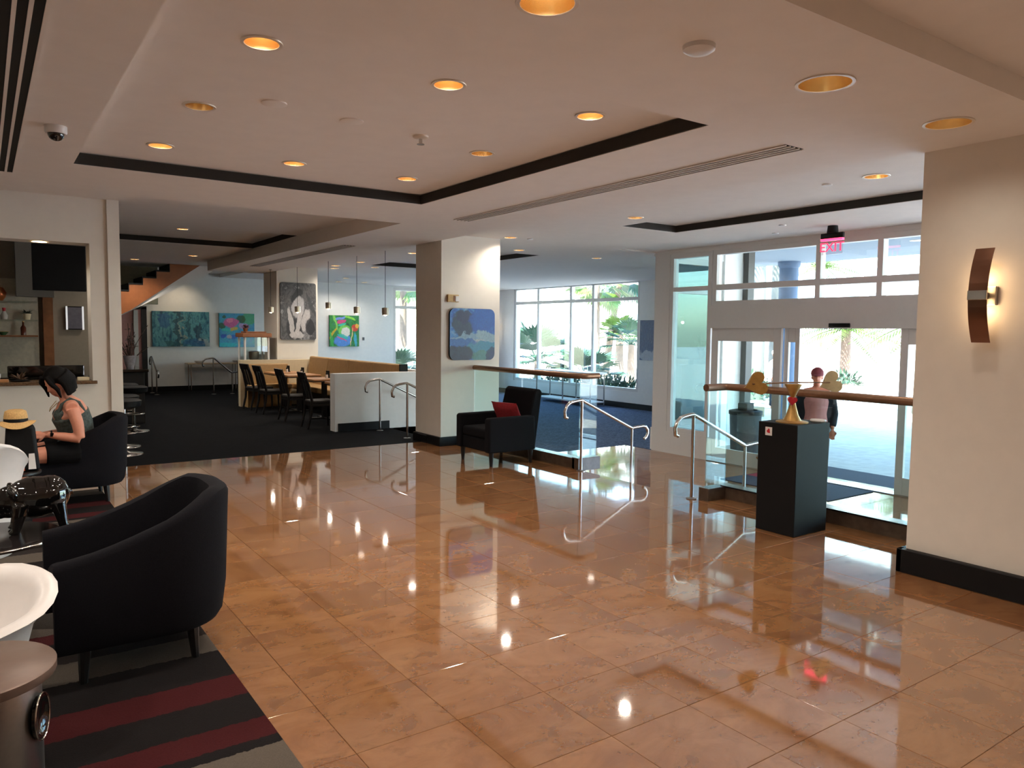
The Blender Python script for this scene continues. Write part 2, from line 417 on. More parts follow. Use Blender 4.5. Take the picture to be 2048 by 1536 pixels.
# window wall
m = MB().box(14.2, 14.45, 20.25, 21.45, -.6, TOP).box(14.2, 14.45, 11.3, 14.5, -.6, TOP).box(14.2, 14.45, 14.5, 20.25, -.6, .06).box(14.2, 14.45, 14.5, 20.25, 3.06, TOP)
struct('wall_window', m, WHITEP)
struct('baseboard_window', MB().box(14.16, 14.2, 11.3, 21.17, LOW, LOW + .15), BLACKB)
m = MB().box(11.7, 14.2, 11.3, 11.5, -.6, TOP).box(11.7, 11.86, 9.3, 11.3, -.6, TOP)
struct('wall_lounge_end', m, WHITEP)
def column(name, x0, x1, y0, y1, z0, z1):
    return struct(name, MB().box(x0, x1, y0, y1, z0, z1), WALLP)
column('wall_column_1', 5.31, 6.30, 9.36, 10.12, -.5, ZE + .2)
struct('baseboard_column', MB().box(5.275, 6.33, 9.325, 10.13, -.001, .13).box(5.27, 5.315, 9.7, 10.135, .001, .12), BLACKB, .004)
column('wall_column_2', 5.27, 6.19, 16.5, 17.42, 0, ZE + .2)
# half wall beside the dining steps and the low wall behind the banquette
struct('wall_half', MB().box(4.61, 6.5, 11.56, 11.76, 0, .935).box(5.58, 6.5, 11.5, 11.56, -.6, .0), WHITEP)
m = MB().prism([(4.66, .0), (4.66, .13), (5.565, .13), (5.565, .0), (5.86, .0), (5.86, -.13), (5.565, -.13), (5.565, -.25), (4.66, -.25)], 'y', 11.545, 11.56)
struct('baseboard_half', m, BLACKB)
struct('wall_low', MB().box(4.42, 6.15, 16.3, 16.46, 0, .98), CREAM)
m = MB().box(6.15, 6.33, 11.56, 21.2, -.6, .95); struct('wall_platform', m, WHITEP)

# windows ---------------------------------------------------------------------
def window(idx, pl, a0, a1, z0, z1, at, mull, trans, fw=.05, dep=.10, glass=GLASS, label=None, trw=None, mat=FRAMEW):
    """glazed opening in plane pl='x' or 'y' at coordinate `at`; mull/trans: cut positions"""
    def bx(m, u0, u1, w0, w1, d0, d1):
        return m.box(at + d0, at + d1, u0, u1, w0, w1) if pl == 'x' else m.box(u0, u1, at + d0, at + d1, w0, w1)
    w = MB(); bx(w, a0, a1, z0, z0 + fw, 0, dep); bx(w, a0, a1, z1 - fw, z1, 0, dep); bx(w, a0, a0 + fw, z0 + fw, z1 - fw, 0, dep); bx(w, a1 - fw, a1, z0 + fw, z1 - fw, 0, dep)
    o = struct(f'window_{idx}', w, mat)
    if label: o['label'] = label
    us = [a0 + fw / 2] + list(mull) + [a1 - fw / 2]; ws = [z0 + fw / 2] + list(trans) + [z1 - fw / 2]
    for u in mull: bx(MB(), 0, 0, 0, 0, 0, 0); struct('mullion', bx(MB(), u - fw / 2, u + fw / 2, z0 + fw, z1 - fw, .002, dep - .002), mat, parent=o)
    for t in trans: struct('transom', bx(MB(), a0 + fw, a1 - fw, t - (trw or fw) / 2, t + (trw or fw) / 2, .004, dep - .004), mat, parent=o)
    for i in range(len(us) - 1):
        for j in range(len(ws) - 1):
            struct('pane', bx(MB(), us[i], us[i + 1], ws[j], ws[j + 1], dep * .5 - .003, dep * .5 + .003), glass, parent=o)
    return o
window(1, 'x', 14.5, 20.25, .06, 3.06, 14.22, [16.39, 17.38, 18.98], [2.55], .09, .12, label='large lounge window with three mullions looking onto the palms')
window(2, 'y', 10.35, 12.6, .15, 2.95, 21.22, [11.5], [2.35], .09, .12)
window(3, 'y', 9.62, 11.2, .0, 2.96, 9.30, [], [2.38], .10, .10, TGLASS, trw=.07)
struct('wall_pier', MB().box(11.2, 11.7, 9.25, 9.42, -.6, TOP).box(9.55, 11.2, 9.28, 9.42, -.6, .0).box(9.55, 11.2, 9.28, 9.42, 2.96, TOP), WHITEP)

# glazed entrance front, x = 9.5 -------------------------------------------------
DX = 9.5
f = MB().box(DX, DX + .14, 9.0, 9.34, LOW, TOP)                                # white pier
f.box(DX, DX + .14, 1.0, 9.0, 2.955, TOP)                                       # head
f.box(DX, DX + .14, 8.02, 9.0, LOW, -.02)                                       # plinth below the side light
struct('wall_front', f, FRAMEW)
window(4, 'x', 8.11, 9.0, -.02, 2.955, DX + .01, [], [2.37], .075, .12, TGLASS, 'tall teal side light beside the entrance doors', trw=.07)
window(5, 'x', 4.3, 8.09, 2.08, 2.955, DX + .01, [5.365, 6.25], [2.37], .075, .12, GLASS, 'transom windows above the sliding doors', trw=.085)
m = MB().box(DX - .02, DX + .16, 4.0, 8.09, 1.73, 2.08).box(DX - .025, DX - .02, 4.0, 8.09, 1.86, 1.866).box(DX - .025, DX - .02, 4.0, 8.09, 1.98, 1.986)
head = struct('trim_5', m, FRAMEW); head['label'] = 'white header box over the sliding doors'
tag(B(DX - .05, DX - .02, 5.72, 6.02, 1.745, 1.80).ob('door_sensor', BLACKM, bevel=.006), 'small black motion sensor bar above the sliding doors', 'sensor')
def door_leaf(idx, y0, y1, x, frame=.13, top=1.73, bot=LOW + .01, topw=.20, botw=.22, label=None):
    m = MB().box(x, x + .05, y0, y0 + frame, bot, top).box(x, x + .05, y1 - frame, y1, bot, top).box(x, x + .05, y0 + frame, y1 - frame, top - topw, top).box(x, x + .05, y0 + frame, y1 - frame, bot, bot + botw)
    o = struct(f'door_{idx}', m, FRAMEW, .004)
    struct('pane', MB().box(x + .022, x + .028, y0 + frame, y1 - frame, bot + botw, top - topw), GLASS, parent=o)
    if label: o['label'] = label
    return o
door_leaf(1, 6.80, 8.08, DX + .01, label='fixed glass door leaf left of the open doorway')
door_leaf(2, 6.54, 6.79, DX + .075, .07, label='slid-open glass door leaf')
door_leaf(3, 4.10, 5.05, DX + .01, .10, label='glass door leaf by the right wall')
struct('trim_6', MB().box(DX - .03, DX + .20, 1.0, 8.09, LOW - .02, LOW + .012), BRUSH)     # threshold
# ------------------------------------------------------------------ ceiling cans
WARM = (1.0, .91, .80)
REFL = simple('gold_reflector', rgb(226, 198, 150), 0.25, 0.9)
TRIM = simple('can_trim', rgb(226, 212, 194), 0.35, 0.2)
BULB = {}
def bulb(k):
    if k not in BULB:
        n = NT(f'lamp_glow_{k}'); n.b.inputs['Base Color'].default_value = (.9, .8, .6, 1)
        n.b.inputs['Emission Color'].default_value = (1, .70, .38, 1); n.b.inputs['Emission Strength'].default_value = 22.0 * k; BULB[k] = n.m
    return BULB[k]
def place_word(x, y):
    if x < 0: return 'added for fill in the soffit over the rug seating'
    if y < 0: return 'added for fill in the soffit behind the near tray'
    if y < 2: return 'added for fill inside the plain near ceiling tray'
    if y < 2.9: return 'added for fill in the soffit near the dark-edged tray'
    return 'in the ceiling'
WHERE = ['in the dark-edged tray nearest the slot vent and the near soffit', 'in the dark-edged tray, middle of the near soffit row', 'in the tray where its dark edge ends by the near soffit',
         'in the dark-edged tray beside the dome camera, middle of that side', 'in the dark-edged tray beside the long dark edge facing the doors', 'in the dark-edged tray corner nearest the hatch wall', 'in the tray, middle of the row along its far dark edge', 'in the dark-edged tray corner nearest the column',
         'in the near soffit beside the smoke detector', 'in the near soffit between smoke detector and right wall', 'in the near soffit close against the right wall',
         'just past the lobby soffit over the dark carpet edge', 'inside the dining ceiling tray', 'in the dining ceiling before the staircase',
         'in the entrance ceiling above the black pedestal', 'in the entrance ceiling above the marble steps', 'in the entrance ceiling close to the column with the blue panel', 'beyond the column over the lounge carpet edge',
         'over the platform behind the half wall', 'over the middle of the long banquette', 'over the far end of the long banquette', 'close to the column with the black and white panel',
         'beside the second column over the lounge', 'before the tropical canvas', 'near the small dining window', 'between the tropical canvas and the window', 'over the lounge by the entrance pier', 'added for fill between the staircase and the display case', 'added for fill above the bar counter']
CANMESH = {}
for i, (x, y, z, r, lit) in enumerate(CANS):
    st_ = 'glowing' if lit > .45 else 'dim'
    where = WHERE[i] if i < len(WHERE) else place_word(x, y)
    t = thing('ceiling_light', f'round {st_} ceiling can {where}', 'ceiling light', (x, y, z), 0, f'{st_} recessed ceiling cans')
    key = (round(r, 3),)
    if key not in CANMESH:
        CANMESH[key] = (MB().lathe([(r - .001, .0), (r - .001, -.006), (r + .014, -.006), (r + .016, -.001)], 32, cap=False).mesh('trim', TRIM, 40),
                        MB().lathe([(r - .002, -.004), (r * .93, .05), (r * .72, .13), (r * .55, .15)], 32, cap=False).mesh('reflector', REFL, 60))
    for nm, me in zip(('trim', 'reflector'), CANMESH[key]):
        o = bpy.data.objects.new(nm, me); COL.objects.link(o); o.parent = t
    lamp = MB().lathe([(r * .62, .128), (r * .5, .09), (.001, .078)], 24, cap=False).ob('lamp', bulb(round(max(lit, .12), 2)), o, 50)  # dim cans keep a faint glow that stands in for reflector shine
    ld = bpy.data.lights.new('lamp_light', 'SPOT'); ld.energy = 46 * LAMP_W * lit; ld.color = WARM; ld.spot_size = math.radians(150); ld.spot_blend = 1.0; ld.shadow_soft_size = .06
    lo = bpy.data.objects.new('lamp_light', ld); COL.objects.link(lo); lo.parent = t; lo.location = (0, 0, -.012)
# slot vents, detectors, sprinklers, camera dome
def slot_vent(label, x0, x1, y0, y1, z, n):
    t = thing('slot_vent', label, 'vent', ((x0 + x1) / 2, (y0 + y1) / 2, z)); w = (x1 - x0) / n; X = (x0 + x1) / 2; Y = (y0 + y1) / 2
    B(x0 - X - .004, x1 - X + .004, y0 - Y, y1 - Y, -.003, -.0005).ob('slot_backing', BLACKM, t)
    for k in range(n + 1):
        xx = x0 - X + k * w; B(xx - w * .15, xx + w * .15, y0 - Y, y1 - Y, -.010, -.003).ob('vane', CEIL, t)
slot_vent('long slot air vent with dark slots over the rug seating', .085, .245, 3.0, 7.35, ZS, 3)
slot_vent('long slot air vent in the beam before the entrance', 4.385, 4.575, 3.15, 7.45, ZS + .018, 4)
slot_vent('slot air vent in the beam by the dining column', 4.42, 4.60, 10.7, 15.5, ZS + .018, 4)
def ceil_disc(name, label, cat, x, y, z, prof, mat=WHITEPL):
    return tag_at(MB().lathe(prof, 28).ob(name, mat, None, 40), label, cat, (x, y, z))
def tag_at(o, label, cat, loc, group=None):
    o.location = loc; return tag(o, label, cat, group)
ceil_disc('smoke_detector', 'white round smoke detector on the near soffit', 'smoke detector', 2.561, 2.29, ZS, [(.07, 0), (.068, -.018), (.05, -.03), (.02, -.032)])
t = thing('sprinkler', 'ceiling sprinkler head hanging in the middle of the tray', 'sprinkler', (2.5, 4.70, ZT))
MB().lathe([(.055, 0), (.052, -.012), (.03, -.02)], 24).ob('escutcheon', TRIM, t, 40); MB().lathe([(.012, -.018), (.012, -.05), (.026, -.052), (.026, -.057)], 16).ob('nozzle', CHROME, t, 40)
for x, y, w_ in ((1.97, 4.63, 'next to the sprinkler'), (1.45, 4.55, 'next to the dim can')):
    ceil_disc('ceiling_speaker', f'flat round painted ceiling cover {w_} in the tray', 'ceiling cover', x, y, ZT, [(.075, 0), (.073, -.006), (.06, -.009)], CEIL)['group'] = 'flat covers in the tray'
t = thing('security_camera', 'white dome security camera with black lens beside the slot vent', 'security camera', (.41, 5.52, ZS))
MB().lathe([(.062, 0), (.062, -.035), (.056, -.045)], 28).ob('housing', WHITEPL, t, 40); MB().ell((0, 0, -.045), (.047, .047, .045)).ob('lens_dome', BLACKG, t, 60)
for x, y, w_ in ((6.30, 4.08, 'in the entrance ceiling behind the right wall'), (8.95, 6.55, 'in the ceiling strip above the door transom'), (6.62, 9.05, 'in the ceiling beside the column with the blue panel'), (8.2, 5.9, 'in the ceiling between tray and door strip')):
    ceil_disc('ceiling_sprinkler', f'small round white sprinkler cover {w_}', 'sprinkler', x, y, ZE + (.025 if x > 8.6 else 0), [(.045, 0), (.043, -.012), (.02, -.016)])['group'] = 'entrance sprinkler covers'

# ------------------------------------------------------------------ handrails and guards
def arc(c, r, a0, a1, n, plane='xz'):
    out = []
    for k in range(n + 1):
        a = math.radians(a0 + (a1 - a0) * k / n); out.append((c[0] + r * math.cos(a), 0, c[2] + r * math.sin(a)))
    return out
def handrail(label, x, y, z0=0.0, run=.83, drop=.375, h=.845, rise=.39, group=None, rz=0):
    """stair rail: hooked at the top, level, sloping down, hooked again at the foot"""
    t = thing('handrail', label, 'handrail', (x, y, z0), rz, group)
    a = h
    pts = [(-.215, 0, a - .20)] + [(-.24 + .13 * (1 - math.cos(math.radians(v))) - .02, 0, a - .145 + .13 * math.sin(math.radians(v))) for v in (-20, 10, 40, 65, 85)] + [(-.05, 0, a - .002), (0, 0, a), (.04, 0, a - .02), (run - .03, 0, a - drop + .012), (run, 0, a - drop), (run + .05, 0, a - drop + .006)]
    e = (run + .19, a - drop - .07)
    pts += [(e[0] + .085 * math.cos(math.radians(v)), 0, e[1] + .085 * math.sin(math.radians(v))) for v in (95, 60, 25, -10, -45, -75)]
    MB().tube(pts, .019, 12).ob('rail', CHROME, t, 50)
    for px, pz, fz in ((0, a - .01, 0.0), (run, a - drop - .01, -rise)):
        po = MB().tube([(px, 0, fz), (px, 0, pz)], .017, 12).ob('post', CHROME, t, 50)
        MB().lathe([(.055, 0), (.055, .008), (.03, .012), (.02, .014)], 20, (px, 0, fz)).ob('base_plate', BRUSH, po, 40)
    return t
handrail('polished handrail with hooked ends beside the black pedestal', 5.745, 5.08, run=.81)
handrail('polished handrail with hooked ends beside the dark square armchair', 5.775, 6.82, run=.82, drop=.385)
handrail('polished handrail against the white half wall', 5.29, 11.33, run=.72, drop=.34)
handrail('polished handrail on the dining steps beside the column', 5.27, 10.32, run=.72, drop=.34)
handrail('far handrail in front of the two-lilies canvas', 4.69, 19.7, run=.45, drop=.37, h=.905, rise=0)
handrail('far handrail below the wide teal abstract canvas', 3.47, 20.80, run=.62, drop=.33, h=.915, rise=0, rz=-PI / 2)

def rail_path(t, pts, w=.065, h=.06, mat=BRONZE):
    """flattened round top rail through the points"""
    MB().tube(pts, .036, 14).ob('top_rail', mat, t, 50)
# guard between the lobby and the entrance on the right
g = thing('glass_guardrail', 'glass guardrail with bronze top rail behind the black pedestal', 'guardrail', (6.05, 4.0, 0))
B(-.02, .14, -2.98, .90, -.005, .125).ob('kerb', KERB, g, bevel=.004); B(-.27, .14, .90, 1.02, -.005, .125).ob('kerb', KERB, g, bevel=.004)
for a, b in ((-2.95, -1.15), (-1.13, .955)): B(.035, .049, a, b, .10, 1.09).ob('glass_panel', RGLASS, g)
B(-.24, .049, .955, .969, .10, 1.09).ob('glass_panel', RGLASS, g)
rail_path(g, [(.042, -2.98, 1.115), (.042, .90, 1.115), (.02, .950, 1.115), (-.04, .962, 1.115), (-.27, .962, 1.115)])
B(-.03, -.022, -2.98, .95, .118, .130).ob('edge_strip', BLACKM, g); 
g = thing('glass_guardrail', 'glass guardrail with bronze top rail behind the dark armchair', 'guardrail', (5.85, 7.9, 0))
B(-.05, .09, -.93, 1.47, -.005, .125).ob('kerb', KERB, g, bevel=.004); B(-.05, .30, -1.0, -.88, -.02, .135).ob('kerb', KERB, g, bevel=.004)
for a, b in ((-.93, .25), (.27, 1.45)): B(.013, .027, a, b, .10, 1.09).ob('glass_panel', RGLASS, g)
B(.013, .28, -.945, -.931, .10, 1.09).ob('glass_panel', RGLASS, g)
rail_path(g, [(.02, 1.46, 1.115), (.02, -.88, 1.115), (.05, -.93, 1.115), (.12, -.94, 1.115), (.30, -.94, 1.115)])

# ------------------------------------------------------------------ black pedestal with the balance sculpture
p = thing('display_pedestal', 'tall black square pedestal with a small white card', 'pedestal', (5.56, 3.82, 0))
B(-.225, .225, -.185, .185, 0, .915).ob('pedestal_body', BLACKM, p, bevel=.006)
CARD = simple('white_card', rgb(226, 222, 218), .7, var=.03); REDP = simple('red_paint', rgb(196, 28, 40), .45, var=.1)
c = B(-.2265, -.2245, .05, .115, .805, .875).ob('card', CARD, p)
MB().prism([(.068, .825), (.073, .857), (.083, .864), (.090, .852), (.101, .845), (.097, .830), (.085, .826)], 'x', -.228, -.2264).ob('red_mark', REDP, c)
s = thing('balance_sculpture', 'gold balance sculpture with hearts on a rod on the black pedestal', 'sculpture', (5.50, 3.80, .915))
MB().lathe([(.13, 0), (.13, .008), (.10, .014), (.05, .02), (.034, .05)], 28).ob('base', GOLD, s, 40)
MB().lathe([(.075, .015), (.05, .06), (.03, .13), (.018, .19), (.022, .22), (.045, .27), (.068, .31), (.068, .318), (.02, .322)], 24).ob('stand', GOLD, s, 45)
def heart(w, h, n=40):
    pts = []
    for k in range(n):
        t = 2 * PI * k / n
        pts.append((w * math.sin(t) ** 3 / 2, h * (13 * math.cos(t) - 5 * math.cos(2 * t) - 2 * math.cos(3 * t) - math.cos(4 * t)) / 30))
    return pts
MB().tube([(-.40, .10, .325), (0, 0, .332), (.44, -.10, .325)], .006, 8).ob('rod', BRONZE, s, 50)
def heart_ob(name, mat, w, h, th, loc, rot):
    o = MB().prism(heart(w, h), 'y', -th / 2, th / 2).ob(name, mat, s, 40, .006); o.location = loc; o.rotation_euler = rot; return o
heart_ob('heart', GOLD, .19, .19, .025, (-.36, .09, .325), (0, math.radians(72), math.radians(-36)))
heart_ob('heart', simple('champagne_leaf', rgb(206, 182, 140), .4, .3, var=.15), .19, .19, .025, (.40, -.09, .325), (0, math.radians(66), math.radians(-36)))
heart_ob('red_heart', REDP, .075, .075, .025, (-.05, -.03, .185), (0, math.radians(8), math.radians(-36)))
tag_at(MB().lathe([(.055, 0), (.066, .012), (.06, .022), (.035, .012)], 28).ob('white_dish', WHITEPL, None, 45), 'small white oval dish lying on top of the black pedestal', 'dish', (5.715, 3.70, .915))

# ------------------------------------------------------------------ exit sign
ex = thing('exit_sign', 'clear exit sign with red letters hanging above the doors', 'exit sign', (8.9, 5.66, 0))
B(-.02, .02, -.155, .155, 2.865, 2.935).ob('housing', BLACKM, ex, bevel=.006); MB().lathe([(.07, 2.935), (.06, 3.03), (.05, 3.031)], 20).ob('ceiling_mount', BLACKM, ex, 40)
B(-.024, .024, -.15, .15, 2.838, 2.866).ob('light_bar', simple('exit_red_glow', rgb(200, 20, 50), .4, emit=(1, .04, .12, 1), es=4.0), ex)
xp = B(-.003, .003, -.145, .145, 2.665, 2.84).ob('clear_panel', glass_mat('exit_panel', (.92, .86, .88, 1), .06), ex)
def text_mesh(body, size, depth, mat, name, parent, loc, rot):
    cu = bpy.data.curves.new(name, 'FONT'); cu.body = body; cu.size = size; cu.extrude = depth; cu.align_x = 'CENTER'; cu.align_y = 'CENTER'
    tmp = bpy.data.objects.new('tmp_text', cu); COL.objects.link(tmp)
    me = bpy.data.meshes.new_from_object(tmp.evaluated_get(bpy.context.evaluated_depsgraph_get())); bpy.data.objects.remove(tmp)
    me.materials.clear(); me.materials.append(mat)
    o = bpy.data.objects.new(name, me); COL.objects.link(o); o.parent = parent; o.location = loc; o.rotation_euler = rot; return o
EXR = simple('exit_letter', rgb(214, 30, 60), .5, emit=(1, .05, .14, 1), es=1.6)
text_mesh('EXIT', .165, .004, EXR, 'letters', xp, (-.009, 0, 2.752), (PI / 2, 0, -PI / 2))

# ------------------------------------------------------------------ wall sconces
def sconce(label, loc, rz, power=.5):
    t = thing('wall_sconce', label, 'wall lamp', loc, rz)      # local: wall at x=0, lamp stands off towards -x
    n = 17; L = .295; v, f = [], []
    outer, inner = [], []
    for k in range(n):
        u = -1 + 2 * k / (n - 1); outer.append((-.155 + .075 * u * u, u * L)); inner.append((-.149 + .075 * u * u, u * L))
    w = .055
    m = MB().add([(x, y, z) for y in (-w, w) for x, z in outer + inner[::-1]], [])
    N = 2 * n
    m.f = [tuple(range(N - 1, -1, -1)), tuple(range(N, 2 * N))] + [(i, (i + 1) % N, N + (i + 1) % N, N + i) for i in range(N)]
    m.ob('curved_shade', simple('sconce_bronze', rgb(118, 84, 66), .28, .9), t)
    B(-.165, -.150, -.056, .056, -.03, .03).ob('band', CHROME, t, bevel=.003)
    B(-.030, 0, -.055, .055, -.06, .06).ob('wall_plate', BRUSH, t, bevel=.004); B(-.15, -.03, -.012, .012, -.02, .02).ob('bracket', BRUSH, t)
    G = simple('sconce_glow', rgb(255, 230, 180), .4, emit=(1, .66, .32, 1), es=9)
    for s_ in (-1, 1): MB().lathe([(.006, -.095), (.020, -.04), (.020, .04), (.006, .095)], 14, (-.095, 0, s_ * .10)).ob('bulb', G, t, 50)
    for s_ in (-1, 1):
        ld = bpy.data.lights.new('bulb_light', 'POINT'); ld.energy = power; ld.color = (1, .74, .48) if power < 1 else WARM; ld.shadow_soft_size = .03
        lo = bpy.data.objects.new('bulb_light', ld); COL.objects.link(lo); lo.parent = t; lo.location = (-.072, 0, s_ * .10)
    return t
sconce('curved bronze wall sconce glowing on the right wall', (5.245, 2.235, 1.90), 0)
sconce('unseen wall sconce added for fill on the right wall beside the near tray', (5.245, -.6, 1.90), 0, 4.0); sconce('unseen wall sconce added for fill on the right wall at the rear corner', (5.245, -3.2, 1.90), 0, 4.0)  # both sconces are unseen, added to brighten the near tray's face
fl = thing('floor_lamp', 'tall slender curved floor lamp glowing beside the lounge window', 'floor lamp', (13.83, 21.0, LOW + .004))
MB().lathe([(.10, 0), (.10, .015), (.03, .025)], 20).ob('base', BRUSH, fl, 40)
MB().tube([(.0, 0, .02), (-.03, 0, .5), (-.03, 0, 1.0), (.0, 0, 1.5), (.06, 0, 2.0), (.10, 0, 2.28)], [.014, .018, .022, .024, .022, .018], 10).ob('stem', simple('lamp_pewter', rgb(120, 108, 98), .35, .7), fl, 50)
B(.04, .10, -.012, .012, 2.06, 2.36).ob('shade_fin', simple('sconce_bronze', rgb(118, 84, 66), .28, .9), fl)
MB().ell((.03, .06, 2.15), (.02, .02, .09)).ob('bulb', simple('sconce_glow', rgb(255, 230, 180), .4, emit=(1, .66, .32, 1), es=14), fl, 60)
ld = bpy.data.lights.new('bulb_light', 'POINT'); ld.energy = 5; ld.color = WARM; ld.shadow_soft_size = .04
lo = bpy.data.objects.new('bulb_light', ld); COL.objects.link(lo); lo.parent = fl; lo.location = (-.06, .06, 2.15)

# ------------------------------------------------------------------ paintings
def canvas_mat(name, base, shapes, distort=.02, seed=0.0, streak=None, soft=.92):
    """painted picture: noise ground plus soft-edged ellipses (u across, v up, 0..1)"""
    n = NT(name); tc = n.n('ShaderNodeTexCoord').outputs['Generated']
    sep = n.n('ShaderNodeSeparateXYZ'); n.l(tc, sep.inputs[0])
    co = mp(n, tc, (1, 1, 1), (seed, seed * .7, seed * .3))
    nz = n.n('ShaderNodeTexNoise', Scale=6.0, Detail=6.0); n.l(co, nz.inputs['Vector'])
    ns = n.n('ShaderNodeSeparateColor'); n.l(nz.outputs['Color'], ns.inputs[0])
    U = n.math('ADD', sep.outputs[0], n.math('MULTIPLY', n.math('SUBTRACT', ns.outputs[0], .5), distort * 7))
    V = n.math('ADD', sep.outputs[2], n.math('MULTIPLY', n.math('SUBTRACT', ns.outputs[1], .5), distort * 7))
    g = n.noise(mp(n, co, streak or (3, 3, 3)), 2.2, 8, .68, .6)
    c = n.ramp(g, [(p, q) for p, q in base])
    for (cx, cy, rx, ry, rot, colr) in shapes:
        du = n.math('SUBTRACT', U, cx); dv = n.math('SUBTRACT', V, cy); ca, sa = math.cos(rot), math.sin(rot)
        a = n.math('DIVIDE', n.math('ADD', n.math('MULTIPLY', du, ca), n.math('MULTIPLY', dv, sa)), rx)
        b = n.math('DIVIDE', n.math('SUBTRACT', n.math('MULTIPLY', dv, ca), n.math('MULTIPLY', du, sa)), ry)
        dd = n.math('ADD', n.math('MULTIPLY', a, a), n.math('MULTIPLY', b, b))
        msk = n.math('MULTIPLY_ADD', dd, -3.0, 3.4); mm = n.n('ShaderNodeClamp'); n.l(msk, mm.inputs[0])
        c = n.mix(n.math('MULTIPLY', mm.outputs[0], soft), c, colr)
    br = n.noise(mp(n, co, (9, 9, 5)), 4.0, 6, .7, 1.0); hs = n.n('ShaderNodeHueSaturation'); n.l(c, hs.inputs['Color']); n.l(n.math('MULTIPLY_ADD', br, 1.3, .35), hs.inputs['Value'])
    n.l(hs.outputs[0], n.b.inputs['Base Color']); n.b.inputs['Roughness'].default_value = .45
    return n.m
def painting(label, x0, x1, z0, z1, y, mat, th=.04, edge=None, axis='y', rounded=0):
    w, h = x1 - x0, z1 - z0
    t = thing('painting', label, 'painting', ((x0 + x1) / 2, y, z0) if axis == 'y' else (y, (x0 + x1) / 2, z0), 0 if axis == 'y' else -PI / 2)
    if rounded:
        pts = []
        for cx, cz, a0 in ((w / 2 - rounded, rounded, -90), (w / 2 - rounded, h - rounded, 0), (-w / 2 + rounded, h - rounded, 90), (-w / 2 + rounded, rounded, 180)):
            pts += [(cx + rounded * math.cos(math.radians(a0 + 15 * k)), cz + rounded * math.sin(math.radians(a0 + 15 * k))) for k in range(7)]
        MB().prism(pts, 'y', -th, -.012).ob('backing', edge or BLACKM, t); MB().prism(pts, 'y', -th - .004, -th).ob('picture', mat, t)
    else:
        B(-w / 2, w / 2, -th, -.004, 0, h).ob('stretcher', edge or BLACKM, t); B(-w / 2, w / 2, -th - .004, -th, 0, h).ob('picture', mat, t)
    return t
k_ = rgb
painting('blue seascape panel with rounded corners on the column', 5.425, 6.185, 1.225, 1.965, 9.36,
         canvas_mat('seascape', [(.3, k_(20, 52, 112)), (.45, k_(30, 86, 160)), (.58, k_(60, 124, 178)), (.75, k_(130, 160, 170))],
                    [(.28, .70, .24, .26, .3, k_(30, 50, 62)), (.34, .82, .20, .12, 0, k_(26, 44, 78)), (.75, .78, .34, .26, .2, k_(26, 82, 158)), (.35, .42, .40, .10, .15, k_(118, 152, 170)), (.82, .46, .25, .09, -.3, k_(130, 160, 168)), (.6, .37, .16, .05, .2, k_(150, 165, 165)), (.2, .36, .4, .07, 0, k_(34, 92, 156)), (.75, .25, .4, .12, 0, k_(58, 128, 150)), (.22, .10, .34, .20, 0, k_(22, 34, 40)), (.70, .08, .20, .12, 0, k_(62, 118, 108)), (.95, .08, .16, .16, .3, k_(24, 48, 80))], .04, 3.1, None, .9), .045, BLACKM, rounded=.09)
painting('wide teal abstract canvas on the far wall', 3.56, 4.95, 1.16, 2.07, 21.2,
         canvas_mat('teal_abstract', [(.28, k_(22, 46, 66)), (.42, k_(40, 96, 118)), (.55, k_(88, 148, 152)), (.66, k_(60, 112, 140)), (.82, k_(150, 170, 170))],
                    [(.18, .75, .12, .2, 0, k_(40, 84, 134)), (.43, .45, .05, .7, 0, k_(28, 48, 62)), (.50, .3, .02, .6, 0, k_(150, 150, 130)), (.62, .5, .05, .4, 0, k_(30, 70, 84)), (.82, .35, .06, .4, .1, k_(20, 36, 60)), (.92, .12, .10, .14, 0, k_(160, 168, 168)), (.35, .1, .2, .1, 0, k_(34, 78, 84)), (.7, .12, .15, .14, 0, k_(34, 84, 130))], .06, 1.3, (7, 3, 1.6), .7), .05)
painting('square canvas of pink water lilies on the far wall', 5.20, 6.13, 1.14, 2.05, 21.2,
         canvas_mat('water_lilies', [(.35, k_(48, 132, 186)), (.5, k_(70, 160, 200)), (.62, k_(60, 170, 170)), (.8, k_(120, 130, 200))],
                    [(.85, .85, .22, .18, 0, k_(70, 160, 110)), (.62, .83, .13, .12, 0, k_(34, 84, 40)), (.08, .63, .10, .09, 0, k_(38, 90, 52)), (.14, .90, .06, .05, .5, k_(44, 92, 60)), (.33, .73, .21, .14, .1, k_(206, 86, 140)), (.30, .78, .08, .08, 0, k_(232, 130, 168)), (.40, .55, .13, .06, .2, k_(216, 178, 60)), (.20, .52, .12, .06, 0, k_(60, 190, 180)), (.70, .62, .16, .09, -.2, k_(176, 150, 200)), (.12, .32, .08, .06, .4, k_(36, 80, 180)), (.42, .32, .08, .06, -.4, k_(44, 100, 190)), (.28, .30, .07, .05, 0, k_(180, 170, 180)), (.2, .08, .3, .06, 0, k_(50, 190, 200))], .02, 5.0), .05)
